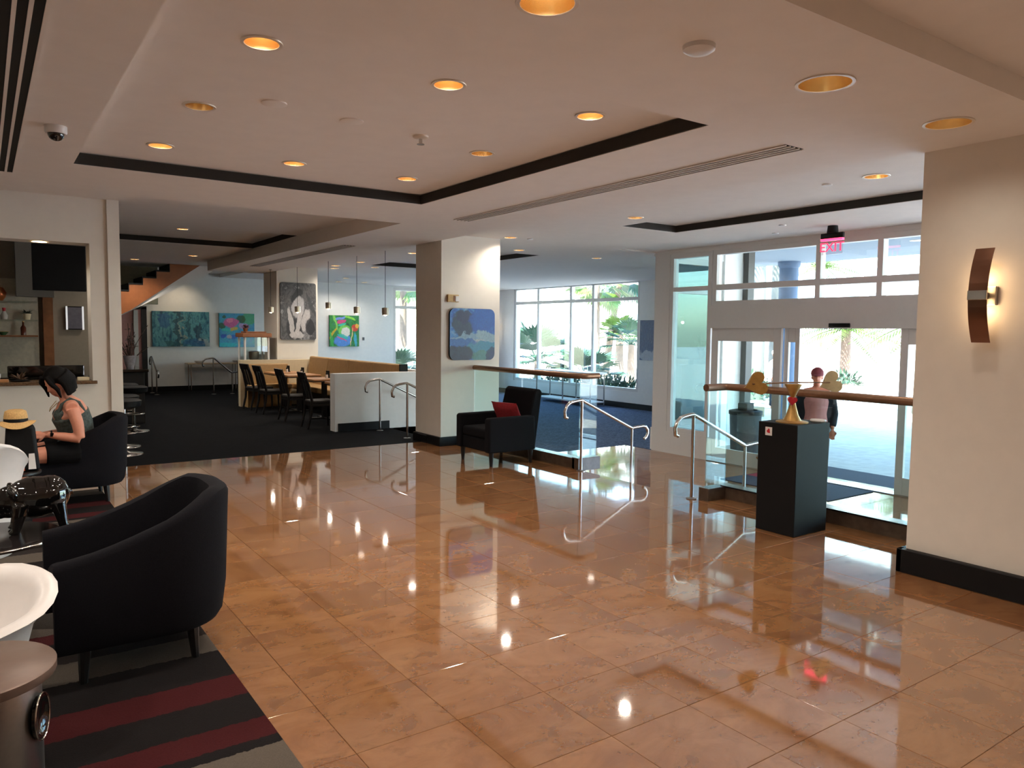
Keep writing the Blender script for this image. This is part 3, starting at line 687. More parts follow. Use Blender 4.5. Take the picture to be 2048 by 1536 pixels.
painting('bright tropical canvas with green leaves on the far wall', 8.28, 9.20, 1.15, 2.06, 21.2,
         canvas_mat('tropical', [(.35, k_(28, 92, 60)), (.5, k_(56, 140, 60)), (.6, k_(30, 110, 90)), (.75, k_(140, 190, 70))],
                    [(.45, .18, .30, .20, 0, k_(88, 140, 220)), (.40, .80, .16, .06, .3, k_(214, 66, 130)), (.35, .90, .20, .04, .3, k_(120, 140, 220)), (.42, .70, .14, .04, .3, k_(60, 190, 170)), (.50, .50, .20, .20, 0, k_(120, 200, 80)), (.54, .46, .16, .16, 0, k_(226, 220, 216)), (.45, .32, .20, .06, -.3, k_(54, 176, 170)), (.42, .25, .2, .025, -.4, k_(216, 84, 130)), (.85, .60, .11, .12, 0, k_(206, 60, 50)), (.92, .66, .06, .07, 0, k_(236, 180, 70)), (.12, .42, .04, .28, -.6, k_(206, 170, 50)), (.08, .2, .05, .3, .2, k_(60, 170, 80)), (.20, .80, .04, .3, .3, k_(130, 200, 90)), (.75, .3, .02, .3, -.1, k_(226, 200, 140)), (.88, .2, .05, .25, .1, k_(70, 170, 200)), (.70, .92, .2, .04, -.3, k_(140, 210, 70))], .015, 2.0), .05)
painting('tall black and white panel with pale bent shapes on the column', 5.33, 6.13, 1.41, 2.66, 16.5,
         canvas_mat('mono_abstract', [(.3, k_(34, 33, 34)), (.45, k_(92, 90, 90)), (.55, k_(60, 58, 60)), (.7, k_(168, 164, 164))],
                    [(.45, .78, .20, .10, .5, k_(30, 28, 30)), (.40, .20, .26, .20, 0, k_(34, 30, 34)), (.50, .58, .19, .17, .4, k_(176, 172, 172)), (.30, .30, .06, .28, .25, k_(186, 180, 178)), (.50, .28, .06, .28, -.35, k_(186, 180, 178)), (.70, .36, .10, .22, -.5, k_(186, 180, 178)), (.45, .10, .2, .06, 0, k_(186, 180, 178)), (.82, .22, .12, .14, .4, k_(36, 32, 36)), (.86, .62, .05, .25, .6, k_(60, 60, 62))], .02, 4.2, (2, 2, 2)), .05, rounded=.05)
painting('white framed dark blue sketch beside the lounge window', 13.72, 14.42, .93, 1.97, 14.2,
         canvas_mat('blue_sketch', [(.3, k_(50, 66, 100)), (.45, k_(90, 108, 142)), (.55, k_(70, 84, 118)), (.75, k_(176, 182, 196))], [(.5, .1, .5, .14, 0, k_(170, 176, 188))], .05, 9.0, (9, 4, 1.8)), .04, CARD, axis='x')
# yellowed strobe box on the column
t = thing('strobe_alarm', 'small yellowed fire strobe box above the blue panel', 'alarm', (5.50, 9.36, 2.05))
B(-.105, .075, -.045, 0, 0, .105).ob('housing', simple('aged_plastic', rgb(184, 150, 92), .5, var=.15), t, bevel=.006); B(.01, .07, -.06, -.045, .01, .085).ob('lens', CARD, t, bevel=.004); B(-.012, .004, -.052, -.045, .012, .09).ob('label_strip', WOOD, t)
# ------------------------------------------------------------------ striped rug
def rug_mat():
    n = NT('striped_rug'); co = n.n('ShaderNodeNewGeometry').outputs['Position']; sep = n.n('ShaderNodeSeparateXYZ'); n.l(co, sep.inputs[0])
    y = n.math('ADD', sep.outputs[1], n.math('MULTIPLY', n.math('SUBTRACT', n.noise(co, 40, 2), .5), .03))
    f = n.math('FRACT', n.math('DIVIDE', n.math('SUBTRACT', y, 2.4), 2.2))
    D, Rr, G, O = rgb(30, 27, 27), rgb(62, 26, 27), rgb(88, 80, 72), rgb(48, 42, 40)
    stops = [(0.0, G), (.223, D), (.255, Rr), (.332, D), (.445, Rr), (.545, D), (.69, G), (.80, O), (.86, D), (.93, Rr)]
    c = n.ramp(f, stops)
    for nd in n.t.nodes:
        if nd.type == 'VALTORGB': nd.color_ramp.interpolation = 'CONSTANT'
    # diagonal dark wedges crossing the pale bands
    dg = n.math('FRACT', n.math('MULTIPLY', n.math('ADD', n.math('MULTIPLY', sep.outputs[0], .9), n.math('MULTIPLY', sep.outputs[1], 1.5)), .55))
    w = n.math('MULTIPLY', n.math('LESS_THAN', dg, .22), n.math('LESS_THAN', f, .223))
    c = n.mix(n.math('MULTIPLY', w, .75), c, D)
    f2 = n.noise(co, 220, 2); hs = n.n('ShaderNodeHueSaturation'); n.l(c, hs.inputs['Color']); n.l(n.math('MULTIPLY_ADD', f2, .6, .7), hs.inputs['Value'])
    n.l(hs.outputs[0], n.b.inputs['Base Color']); n.b.inputs['Roughness'].default_value = .98; n.b.inputs['Specular IOR Level'].default_value = .05; n.bump(f2, .5, .004); return n.m
tag(MB().box(-3.2, .935, 1.6, 8.6, .0, .012).ob('rug', rug_mat(), bevel=.004), 'dark striped rug with red and grey bands under the seating', 'rug')

# ------------------------------------------------------------------ tub chairs
def tub_chair(label, loc, rz=0.0, group=None):
    """barrel chair facing local -x: wrap-round shell, seat cushion, four tapered legs"""
    t = thing('tub_chair', label, 'armchair', loc, rz, group)
    W, Dp, R = .375, .80, .30
    path = [(-Dp + .02, -W)]
    path += [(-Dp + .02 + (Dp - R - .02) * k / 6, -W) for k in range(1, 7)]
    path += [(-R + R * math.sin(a), -(W - R) - R * math.cos(a)) for a in [PI / 2 * k / 9 for k in range(1, 10)]]
    path += [(x, -y) for x, y in path[::-1]]
    # mark length
    out = []
    n = len(path)
    rings = []
    for i, (x, y) in enumerate(path):
        a = Vector(path[max(i - 1, 0)]); b = Vector(path[min(i + 1, n - 1)]); tdir = (b - a).normalized(); nrm = Vector((tdir.y, -tdir.x))   # outward
        u = (x + Dp) / Dp                                        # 0 front .. 1 back
        h = .60 + .235 * max(0, min(1, (u - .12) / .80)) ** 1.35
        if i in (0, n - 1): h -= .012
        th = .085 + .02 * u; lean = .05 * max(0, u - .5) * 2
        def pt(off, z): return (x + nrm.x * (off + lean * (z / .8) * .6), y + nrm.y * (off + lean * (z / .8) * .6), z)
        taper = .035
        rings.append([pt(-taper, .165), pt(-taper * .4, .20), pt(0, .34), pt(.0, h - .035), pt(-.012, h - .01), pt(-th * .5, h), pt(-th + .012, h - .012), pt(-th, h - .045), pt(-th, .34), pt(-th, .165)])
    MB().rings(rings).ob('shell', DARKFAB2, t, 50)
    c = MB().box(-Dp + .03, -.13, -W + .095, W - .095, .30, .44).ob('seat_cushion', DARKFAB2, t, 40, .045, 4)
    B(-Dp + .05, -.12, -W + .09, W - .09, .165, .30).ob('seat_base', DARKFAB2, t, bevel=.01)
    for sx, sy in ((-Dp + .14, -W + .09), (-Dp + .14, W - .09), (-.19, -W + .11), (-.19, W - .11)):
        MB().tube([(sx, sy, .175), (sx + (.012 if sx > -.4 else -.008), sy, 0)], [.03, .018], 8).ob('leg', DARKWOOD, t, 40)
    return t
tub_chair('charcoal tub chair seen from behind at the rug edge', (1.00, 4.17, .012))
tub_chair('charcoal tub chair with the seated woman', (1.10, 8.20, .012)).scale = (1, 1, .96)

# ------------------------------------------------------------------ square armchair with the red cushion
t = thing('armchair', 'dark square-armed armchair in front of the column', 'armchair', (4.97, 7.55, 0))
# local: x 0..0.70 (front at 0, back at .70), y 0..0.78
m = MB().box(.02, .62, .10, .68, .17, .33); m.ob('seat_base', DARKFAB, t, bevel=.015)
m = MB().box(.0, .60, .115, .665, .33, .45); m.ob('seat_cushion', DARKFAB, t, 40, .035, 4)
for y0, y1 in ((.0, .11), (.67, .78)):
    MB().prism([(-.02, .17), (-.02, .57), (.0, .595), (.66, .60), (.68, .17)], 'y', y0, y1).ob('armrest', DARKFAB, t, 40, .02, 3)
MB().prism([(.56, .17), (.58, .45), (.70, .905), (.74, .925), (.80, .915), (.82, .88), (.72, .17)], 'y', .06, .72).ob('backrest', DARKFAB, t, 40, .025, 3)
for x, y in ((.05, .06), (.05, .72), (.64, .06), (.64, .72)):
    MB().tube([(x, y, .18), (x, y, 0)], [.034, .020], 8).ob('leg', DARKWOOD, t, 40)
def cushion(label, loc, rot, mat, w=.46, h=.30, th=.12):
    N = 10; top, bot = [], []
    m = MB(); v, f = [], []
    for s_ in (1, -1):
        for i in range(N + 1):
            for j in range(N + 1):
                u, w_ = -1 + 2 * i / N, -1 + 2 * j / N; e = (max(0, 1 - u ** 4) * max(0, 1 - w_ ** 4)) ** .5
                v.append((u * w / 2 * (1 - .06 * (1 - w_ * w_)) , w_ * h / 2 * (1 - .06 * (1 - u * u)), s_ * th / 2 * e))
    q = (N + 1) ** 2
    for k in range(2):
        for i in range(N):
            for j in range(N):
                a = k * q + i * (N + 1) + j; f.append((a, a + 1, a + N + 2, a + N + 1))
    o = m.add(v, f).ob('cushion', mat, None, 60); o.location = loc; o.rotation_euler = rot
    return tag(o, label, 'cushion')
cushion('red throw cushion leaning in the dark square armchair', (5.43, 7.87, .62), (0, math.radians(62), math.radians(12)), REDFAB, .30, .44, .13)

# ------------------------------------------------------------------ moulded white chairs at the left edge
def shell_chair(label, loc, rz, group, flare=1.0, rise=.12):
    """white moulded bucket chair with a rolled, flared rim, facing local -x"""
    t = thing('shell_chair', label, 'chair', loc, rz, group)
    rings = []; n = 28
    for k, (z, r, fl) in enumerate(((.10, .22, 0), (.25, .235, 0), (.40, .25, 0), (.50, .275, .2), (.57, .325, .6), (.60, .36, 1), (.62, .335, 1), (.61, .30, 1), (.54, .26, .5), (.44, .22, .1), (.39, .12, 0), (.385, .01, 0))):
        q = []
        for i in range(n):
            a = 2 * PI * i / n; back = max(0, math.cos(a)) ; side = abs(math.sin(a))
            zz = z + (back ** 1.5 * rise) * (fl > .4) + (back ** 1.5 * .05) * (0 < fl <= .4) - (max(0, -math.cos(a)) ** 1.5 * .10) * (fl > .1)
            rr = (.235 + (r - .235) * flare if fl > .1 else r) * (1 + .03 * back)
            q.append((rr * math.cos(a), rr * math.sin(a) * 1.02, zz))
        rings.append(q)
    MB().rings(rings).ob('shell', WHITEPL, t, 60)
    MB().lathe([(.21, 0), (.22, .02), (.215, .105)], 28).ob('foot', WHITEPL, t, 40)
    return t
shell_chair('white moulded chair beside the silver drum table', (-.14, 3.68, .012), .75, None).scale = (1, 1, .80)
shell_chair('white moulded chair in front of the seated woman', (-.12, 6.50, .012), -1.2, None, .45, .20).scale = (1.12, 1.25, 1.02)

# ------------------------------------------------------------------ silver drum table
dt = thing('drum_table', 'silver metal drum side table with a black oval handle', 'side table', (-.072, 3.03, .012))
MB().lathe([(.20, 0), (.205, .02), (.205, .455)], 40).ob('drum', BRUSH, dt, 40)
MB().lathe([(.250, .455), (.252, .46), (.252, .485), (.246, .49), (.01, .49)], 48).ob('table_top', simple('brown_table_top', rgb(118, 96, 84), .4, .3, var=.1), dt, 40)
h_ = MB()
rings = []
for k, (s_, o_) in enumerate(((1.0, .0), (1.0, .012), (.88, .013), (.70, .004), (.01, .0))):
    rings.append([(.205 + o_, s_ * .055 * math.cos(2 * PI * i / 28), .315 + s_ * .078 * math.sin(2 * PI * i / 28)) for i in range(28)])
hd = MB().rings(rings).ob('oval_handle', BLACKG, dt, 50); hd.rotation_euler = (0, 0, math.radians(-24))
rr = MB().tube([(.2185, .057 * math.cos(2 * PI * i / 28), .315 + .080 * math.sin(2 * PI * i / 28)) for i in range(29)], .003, 6).ob('handle_rim', CHROME, dt, 50); rr.rotation_euler = (0, 0, math.radians(-24))

# ------------------------------------------------------------------ low glass table with the glossy black animal figure
lt = thing('low_table', 'low round table carrying the glossy black animal figure', 'table', (.0, 4.90, .055))
MB().lathe([(.33, .43), (.335, .435), (.335, .45), (.33, .455), (.01, .455)], 40).ob('table_top', simple('dark_table_glass', rgb(30, 26, 26), .08), lt, 40)
MB().tube([(.335 * math.cos(2 * PI * i / 40), .335 * math.sin(2 * PI * i / 40), .442) for i in range(41)], .008, 8).ob('rim', CHROME, lt, 50)
MB().lathe([(.18, 0), (.18, .015), (.03, .03), (.03, .43)], 24).ob('base', CHROME, lt, 40)
def remeshed(mb, name, mat, parent, vox=.006, sm=4):
    o = mb.ob(name, mat, parent)
    r = o.modifiers.new('remesh', 'REMESH'); r.mode = 'VOXEL'; r.voxel_size = vox; r.use_smooth_shade = True
    s_ = o.modifiers.new('smooth', 'SMOOTH'); s_.iterations = sm; s_.factor = .6
    return o
pg = thing('animal_figure', 'glossy black stout animal figure on the low round table', 'figurine', (.215, 4.95, .510))
m = MB().ell((.0, 0, .185), (.155, .115, .115)).ell((-.12, 0, .17), (.08, .085, .09)).ell((-.17, 0, .13), (.055, .05, .05)).ell((.07, 0, .19), (.10, .11, .11)).ell((-.215, 0, .115), (.028, .03, .03))
for sx, sy in ((.10, .07), (.10, -.07), (-.07, .07), (-.07, -.07)): m.tube([(sx, sy, .16), (sx + (.02 if sx > 0 else -.02), sy * 1.1, .06), (sx + (.03 if sx > 0 else -.03), sy * 1.1, .012)], [.045, .028, .024], 10); m.ell((sx + (.035 if sx > 0 else -.035), sy * 1.1, .012), (.03, .022, .014))
for sy in (-1, 1): m.ell((-.11, sy * .075, .235), (.02, .02, .04), rot=(sy * .5, -.4, 0))
m.tube([(.15, 0, .21), (.175, 0, .20), (.185, .01, .17)], [.012, .009, .006], 8)
remeshed(m, 'body', BLACKG, pg, .006, 6); 

# ------------------------------------------------------------------ seated woman
SKIN = simple('skin', rgb(206, 138, 112), .5, var=.08, nscale=30); HAIR = simple('dark_hair', rgb(11, 7, 6), .7, var=.3, nscale=60, spec=.15)
TOPF = simple('grey_print_top', rgb(74, 84, 80), .85, var=.55, nscale=45); SKIRT = simple('dark_skirt', rgb(16, 15, 16), .9, var=.2, spec=.15)
def hand(m, wrist, tip_dir, palm_n, side, L=.085, r=.0095, curl=.5):
    """palm plus five separate bent fingers, laid out along tip_dir"""
    d = Vector(tip_dir).normalized(); nrm = Vector(palm_n).normalized(); nrm = (nrm - d * nrm.dot(d)).normalized(); sd = d.cross(nrm) * side; w = Vector(wrist)
    for k in range(4): m.ell(w + d * (.03 + .017 * k) + nrm * .0, (.022, .022, .022), 8, 6)
    for k in range(-3, 4): m.ell(w + d * .055 + sd * (k * .010), (.013, .013, .013), 8, 6); m.ell(w + d * .08 + sd * (k * .011), (.012, .012, .012), 8, 6)
    for k, ln in zip((-1.5, -.5, .5, 1.5), (.80, 1.0, 1.05, .92)):
        b = w + d * .085 + sd * k * .021; p1 = b + (d * .95 + nrm * curl * .35).normalized() * .033 * ln; p2 = p1 + (d * .7 + nrm * curl * 1.1).normalized() * .024 * ln; p3 = p2 + (d * .3 + nrm * curl * 1.6).normalized() * .018 * ln
        m.tube([b - d * .01, b, p1, p2, p3], [r, r, r * .92, r * .85, r * .7], 8)
    b = w + d * .03 + sd * .022; p1 = b + (d * .6 + sd * .7 + nrm * .4).normalized() * .032; p2 = p1 + (d * .9 + sd * .2 + nrm * .6).normalized() * .028
    m.tube([b - sd * .01, b, p1, p2], [r * 1.2, r * 1.2, r * 1.05, r * .8], 8)
def head(m, c, yaw, pitch, s=1.0):
    """skull, jaw, nose, lips, ears; faces local -x before turning; returns the frame"""
    M = Euler((0, pitch, yaw)).to_matrix(); c = Vector(c)
    def q(x, y, z): return c + M @ Vector((x * s, y * s, z * s))
    m.ell(q(.01, 0, .03), (.092 * s, .075 * s, .100 * s), 18, 12, (0, pitch, yaw)); m.ell(q(-.035, 0, -.035), (.058 * s, .055 * s, .075 * s), 16, 10, (0, pitch, yaw)); m.ell(q(-.058, 0, -.085), (.024 * s, .028 * s, .020 * s))
    m.tube([q(-.083, 0, .02), q(-.100, 0, -.015), q(-.088, 0, -.028)], [.008 * s, .013 * s, .008 * s], 8); m.ell(q(-.088, 0, -.055), (.008 * s, .020 * s, .006 * s)); m.ell(q(-.085, 0, -.065), (.008 * s, .018 * s, .006 * s))
    for sy in (-1, 1): m.ell(q(.0, sy * .077, -.01), (.014 * s, .008 * s, .028 * s)); m.ell(q(-.074, sy * .030, .030), (.012 * s, .022 * s, .007 * s))
    return q
WL = (0, 0, 0)
w = thing('person', 'dark-haired woman in a grey tank top sitting in the tub chair', 'person', (.67, 7.86, .0))
# local: faces -x, seat height .44; hips at x=0
m = MB()
hip, chest, neck = Vector((.02, .17, .52)), Vector((-.03, .10, .86)), Vector((-.06, .08, 1.00))
m.tube([hip + Vector((0, 0, -.06)), hip, Vector((.02, .15, .64)), Vector((0, .12, .76)), chest, Vector((-.035, .095, .94)), neck], [.13, .165, .135, .14, .148, .11, .055], 18)
m.ell(chest + Vector((-.075, -.055, -.01)), (.06, .06, .06)); m.ell(chest + Vector((-.075, .065, -.01)), (.06, .06, .06))
m.tube([chest + Vector((.0, -.17, .055)), chest + Vector((-.01, 0, .08)), chest + Vector((.0, .17, .055))], [.058, .075, .058], 12)
m.tube([neck + Vector((.01, 0, -.05)), neck + Vector((-.03, 0, .07))], [.055, .048], 12)
HC = neck + Vector((-.075, -.01, .135))
q = head(m, HC, math.radians(28), math.radians(-34))
shn, shf = chest + Vector((.0, -.185, .05)), chest + Vector((.0, .185, .05))
eln, wrn = Vector((.02, -.13, .645)), Vector((-.225, -.06, .69))
m.tube([shn, (shn + eln) / 2 + Vector((.01, -.01, 0)), eln], [.056, .050, .041], 12); m.tube([eln, (eln + wrn) / 2, wrn], [.042, .040, .026], 12)
elf, wrf = Vector((-.06, .30, .66)), Vector((-.28, .09, .67))
m.tube([shf, elf], [.054, .041], 12); m.tube([elf, (elf + wrf) / 2, wrf], [.042, .038, .026], 12)
hand(m, wrn, (-.95, .15, .02), (0, .6, -.5), 1); hand(m, wrf, (-.9, -.35, .0), (0, -.6, -.5), -1)
for yy, kx in ((-.05, -.46), (.25, -.44)):
    hp = hip + Vector((-.03, yy - .10, -.01)); kn = Vector((kx, yy + .02, .50)); an = Vector((kx + .03, yy + .02, .085))
    m.tube([hp, (hp + kn) / 2, kn], [.095, .082, .058], 14); m.tube([kn, kn + (an - kn) * .3, an], [.058, .056, .034], 14)
    m.tube([an + Vector((.03, 0, -.035)), an + Vector((-.05, 0, -.045)), an + Vector((-.15, 0, -.062))], [.035, .036, .022], 10)
remeshed(m, 'body', SKIN, w, .008, 4)
# clothes
def torso_cloth(pts, rad, seg=22): return MB().tube(pts, rad, seg)
m = torso_cloth([hip + Vector((0, 0, .02)), Vector((.02, .15, .64)), Vector((0, .12, .76)), chest + Vector((-.006, 0, -.005))], [.172, .146, .152, .158]); m.ell(chest + Vector((-.076, -.055, -.012)), (.067, .066, .064)); m.ell(chest + Vector((-.076, .065, -.012)), (.067, .066, .064))
remeshed(m, 'tank_top', TOPF, w, .009, 4)
for sy in (-.095, .10):
    MB().tube([chest + Vector((-.10, sy, .02)), chest + Vector((-.075, sy * 1.02, .085)), chest + Vector((-.01, sy * 1.0, .135)), chest + Vector((.06, sy * .95, .10)), chest + Vector((.12, sy * .8, -.02))], .016, 8).ob('strap', TOPF, w, 50)
m = MB()
for yy, kx in ((-.05, -.46), (.25, -.44)):
    hp = hip + Vector((-.0, yy - .10, -.01)); kn = Vector((kx, yy + .02, .50)); m.tube([hp, hp + (kn - hp) * .55], [.112, .096], 14)
m.ell(hip, (.19, .21, .12)); remeshed(m, 'shorts', SKIRT, w, .01, 4)
for yy, kx in ((-.05, -.46), (.25, -.44)):
    an = Vector((kx + .03, yy + .02, .085)); mm = MB().tube([an + Vector((.045, 0, -.06)), an + Vector((-.05, 0, -.066)), an + Vector((-.165, 0, -.074))], [.036, .040, .026], 10); o = mm.ob('sandal', DARKWOOD, w, 50)
# hair: cap plus a bob hanging forward over the face
m = MB(); m.ell(q(.030, 0, .055), (.100, .092, .098), 18, 12, (0, math.radians(-34), math.radians(28)))
random.seed(3)
for a in range(26):
    th = math.radians(-130 + 260 * a / 25); sy = math.sin(th); sx = math.cos(th)
    if sx < -.35: continue
    p0 = q(.03 + .085 * sx, .088 * sy, .07); p1 = q(.035 + .105 * sx, .108 * sy, -.02); p2 = Vector(q(.03 + .11 * sx, .112 * sy, -.08)) + Vector((0, 0, -.035 - .02 * random.random()))
    m.tube([p0, p1, p2], [.030, .026, .010], 8)
for sy in (-1, 1):
    m.tube([q(-.06, sy * .03, .115), q(-.075, sy * .065, .06), q(-.065, sy * .085, -.02), Vector(q(-.06, sy * .09, -.08)) + Vector((-.01, 0, -.03))], [.022, .024, .020, .008], 8)
remeshed(m, 'hair', HAIR, w, .007, 3)
MB().tube([wrn + Vector((.03, .0, .0)) + Vector((0, .03 * math.cos(2 * PI * i / 16), .03 * math.sin(2 * PI * i / 16))) for i in range(17)], .008, 6).ob('watch_strap', BLACKM, w, 50)
B(wrn.x + .018, wrn.x + .045, wrn.y - .042, wrn.y - .030, wrn.z - .015, wrn.z + .018).ob('watch_face', BLACKG, w, bevel=.003)
MB().tube([chest + Vector((-.105, -.05, .10)), chest + Vector((-.155, -.03, .045)), chest + Vector((-.165, 0, .02)), chest + Vector((-.155, .04, .05)), chest + Vector((-.105, .06, .11))], .003, 6).ob('necklace', GOLD, w, 50)
# bag with a straw hat on top, in front of her
bt = thing('bag', 'dark and orange tote bag under the straw hat', 'bag', (.235, 7.48, .44))
ORG = simple('orange_cloth', rgb(206, 96, 60), .8, var=.15)
MB().prism([(-.13, 0), (.13, 0), (.10, .385), (-.10, .385)], 'y', -.08, .08).ob('bag_body', BLACKM, bt, 40, .03, 3)
MB().prism([(-.06, .01), (.02, .01), (.01, .17), (-.05, .17)], 'y', -.088, -.079).ob('orange_panel', ORG, bt); MB().prism([(.045, .02), (.10, .02), (.09, .15), (.05, .15)], 'y', -.088, -.079).ob('white_panel', CARD, bt)
hb = thing('straw_hat', 'straw trilby hat with a dark band on the tote bag', 'hat', (.205, 7.48, .835), scale=.86); STRAW = simple('straw', rgb(206, 164, 104), .8, var=.25, nscale=80, bump=.2)
cr = MB().lathe([(.10, .02), (.098, .08), (.088, .125), (.06, .14), (.01, .125)], 28).ob('crown', STRAW, hb, 50)
rings = []
for r_, z_ in ((.098, .02), (.13, .005), (.165, -.01), (.168, -.004), (.13, .014), (.098, .03)): rings.append([(r_ * math.cos(2 * PI * i / 32), r_ * math.sin(2 * PI * i / 32) * .9, z_ + .03 * (r_ - .098) / .07 * math.cos(2 * PI * i / 16)) for i in range(32)])
MB().rings(rings, cap=False).ob('brim', STRAW, hb, 50); MB().lathe([(.1015, .022), (.1005, .055)], 28, cap=False).ob('band', BLACKM, cr, 50)
tt = thing('side_table', 'small dark round table holding the tote bag', 'side table', (.17, 7.47, .012))
MB().lathe([(.20, .405), (.205, .41), (.205, .425), (.01, .428)], 32).ob('table_top', DARKWOOD, tt, 40); MB().lathe([(.13, 0), (.13, .012), (.03, .03), (.03, .41)], 20).ob('pedestal', BLACKM, tt, 40)
# ------------------------------------------------------------------ dining: banquette, tables, chairs
bq = thing('banquette', 'long tan banquette with a high backrest along the dining platform', 'banquette', (5.70, 11.80, 0))
B(-.02, .18, 0, 4.45, .0, .38).ob('base', DARKWOOD, bq); B(-.24, .16, 0, 4.45, .36, .48).ob('seat', TANFAB, bq, 40, .03, 3)
for k in range(4):
    MB().prism([(.12, .44), (.20, 1.05), (.26, 1.06), (.30, 1.02), (.30, .44)], 'y', .01 + k * 1.11, 1.11 + k * 1.11).ob('backrest_panel', TANFAB, bq, 40, .02, 3)
B(.17, .32, -.03, .0, .0, 1.06).ob('end_panel', BLACKM, bq)
bq2 = thing('banquette', 'short tan banquette in front of the cream low wall', 'banquette', (4.5, 15.94, 0))
B(.0, .92, .1, .34, 0, .40).ob('base', TANFAB, bq2); B(0, .92, -.02, .34, .38, .48).ob('seat', TANFAB, bq2, 40, .03, 3); MB().prism([(.24, .44), (.30, .90), (.35, .90), (.35, .44)], 'x', 0, .92).ob('backrest_panel', TANFAB, bq2, 40, .02)
TT = simple('oak_table_top', rgb(196, 140, 92), .3, var=.2, nscale=10)
TY = [15.62, 14.75, 13.4, 12.2]
side_names = ['at the end by the cream low wall', 'second from the cream low wall', 'second from the white half wall', 'nearest the white half wall']
def dining_table(y, label):
    t = thing('dining_table', label, 'table', (5.14, y, 0), 0, 'tables along the banquette')
    B(-.33, .33, -.33, .33, .715, .75).ob('table_top', TT, t, bevel=.006); B(-.335, .335, -.335, .335, .70, .716).ob('edge', DARKWOOD, t)
    B(-.04, .04, -.04, .04, .03, .70).ob('pedestal', DARKWOOD, t); B(-.25, .25, -.04, .04, 0, .03).ob('foot', DARKWOOD, t); B(-.04, .04, -.25, .25, 0, .028).ob('foot', DARKWOOD, t)
    return t
def dining_chair(loc, rz, label):
    """dark slatted chair facing local +x"""
    t = thing('dining_chair', label, 'chair', loc, rz, 'chairs along the banquette tables')
    B(-.20, .22, -.21, .21, .42, .465).ob('seat', simple('dark_seat_pad', rgb(36, 30, 26), .7), t, 40, .015)
    for s_ in (-1, 1):
        MB().tube([(.19, s_ * .18, .43), (.20, s_ * .18, 0)], [.022, .016], 6).ob('leg', DARKWOOD, t)
        MB().tube([(-.26, s_ * .19, .0), (-.20, s_ * .19, .25), (-.185, s_ * .19, .45), (-.24, s_ * .19, .72), (-.31, s_ * .19, .92)], [.018, .022, .024, .021, .018], 6).ob('leg', DARKWOOD, t)
    MB().prism([(-.295, .82), (-.325, .93), (-.300, .935), (-.270, .82)], 'y', -.21, .21).ob('top_rail', DARKWOOD, t)
    for k in range(3):
        y = -.12 + .12 * k; MB().prism([(-.195, .50), (-.285, .84), (-.265, .84), (-.175, .50)], 'y', y - .032, y + .032).ob('slat', DARKWOOD, t)
    B(-.195, .20, -.2, .2, .375, .42).ob('seat_frame', DARKWOOD, t)
    return t
for k, y in enumerate(TY):
    dining_table(y, f'square oak-topped dining table {side_names[k]}')
    dining_chair((4.62, y + .06, 0), .12 - .06 * k, f'dark slat-back dining chair at the table {side_names[k]}')
def menu(x, y, w=.10, h=.14):
    return B(-w / 2, w / 2, -.02, .02, 0, h)
for k, y in enumerate(TY):
    tag_at(MB().box(-.015, .015, -.05, .05, 0, .13).box(-.03, .03, -.055, .055, 0, .012).ob('menu_holder', BLACKM), f'small black menu stand on the table {side_names[k]}', 'menu stand', (5.24, y + .08, .75))
    s = thing('shaker', f'small glass shaker on the table {side_names[k]}', 'shaker', (5.16, y - .08, .75)); MB().lathe([(.022, 0), (.024, .02), (.020, .07)], 14).ob('jar', WHITEPL, s, 40); MB().lathe([(.021, .07), (.021, .09), (.01, .098)], 14).ob('lid', BLACKM, s, 40)
# pendants
def pendant(x, y, z, label):
    t = thing('pendant_lamp', label, 'pendant lamp', (x, y, z), 0, 'pendants over the banquette')
    top = ZE if x > 5.25 else ZS + .018
    MB().tube([(0, 0, .09), (0, 0, top - z - .004)], .004, 6).ob('cord', BLACKM, t); MB().lathe([(.03, top - z), (.03, top - z - .015), (.01, top - z - .02)], 14).ob('canopy', CHROME, t, 40)
    MB().lathe([(.055, -.03), (.057, .0), (.057, .085), (.02, .092)], 24, cap=False).ob('shade', simple('pendant_metal', rgb(190, 176, 156), .3, .6), t, 40)
    MB().ell((0, 0, -.005), (.034, .034, .04)).ob('bulb', simple('pendant_glow', rgb(255, 236, 196), .4, emit=(1, .74, .42, 1), es=9), t, 60)
    ld = bpy.data.lights.new('bulb_light', 'POINT'); ld.energy = 3.0; ld.color = WARM; ld.shadow_soft_size = .03; lo = bpy.data.objects.new('bulb_light', ld); COL.objects.link(lo); lo.parent = t; lo.location = (0, 0, -.06)
for k, (y, z, nm) in enumerate(((16.05, 2.02, 'over the cream low wall'), (15.30, 2.02, 'second from the cream low wall'), (13.88, 2.07, 'over the middle of the banquette'), (12.55, 1.96, 'second from the white half wall'), (11.40, 1.92, 'nearest the white half wall'))):
    pendant(5.0 if k == 0 else (5.31 if k == 1 else 5.42), y, z, f'small metal pendant lamp {nm}')
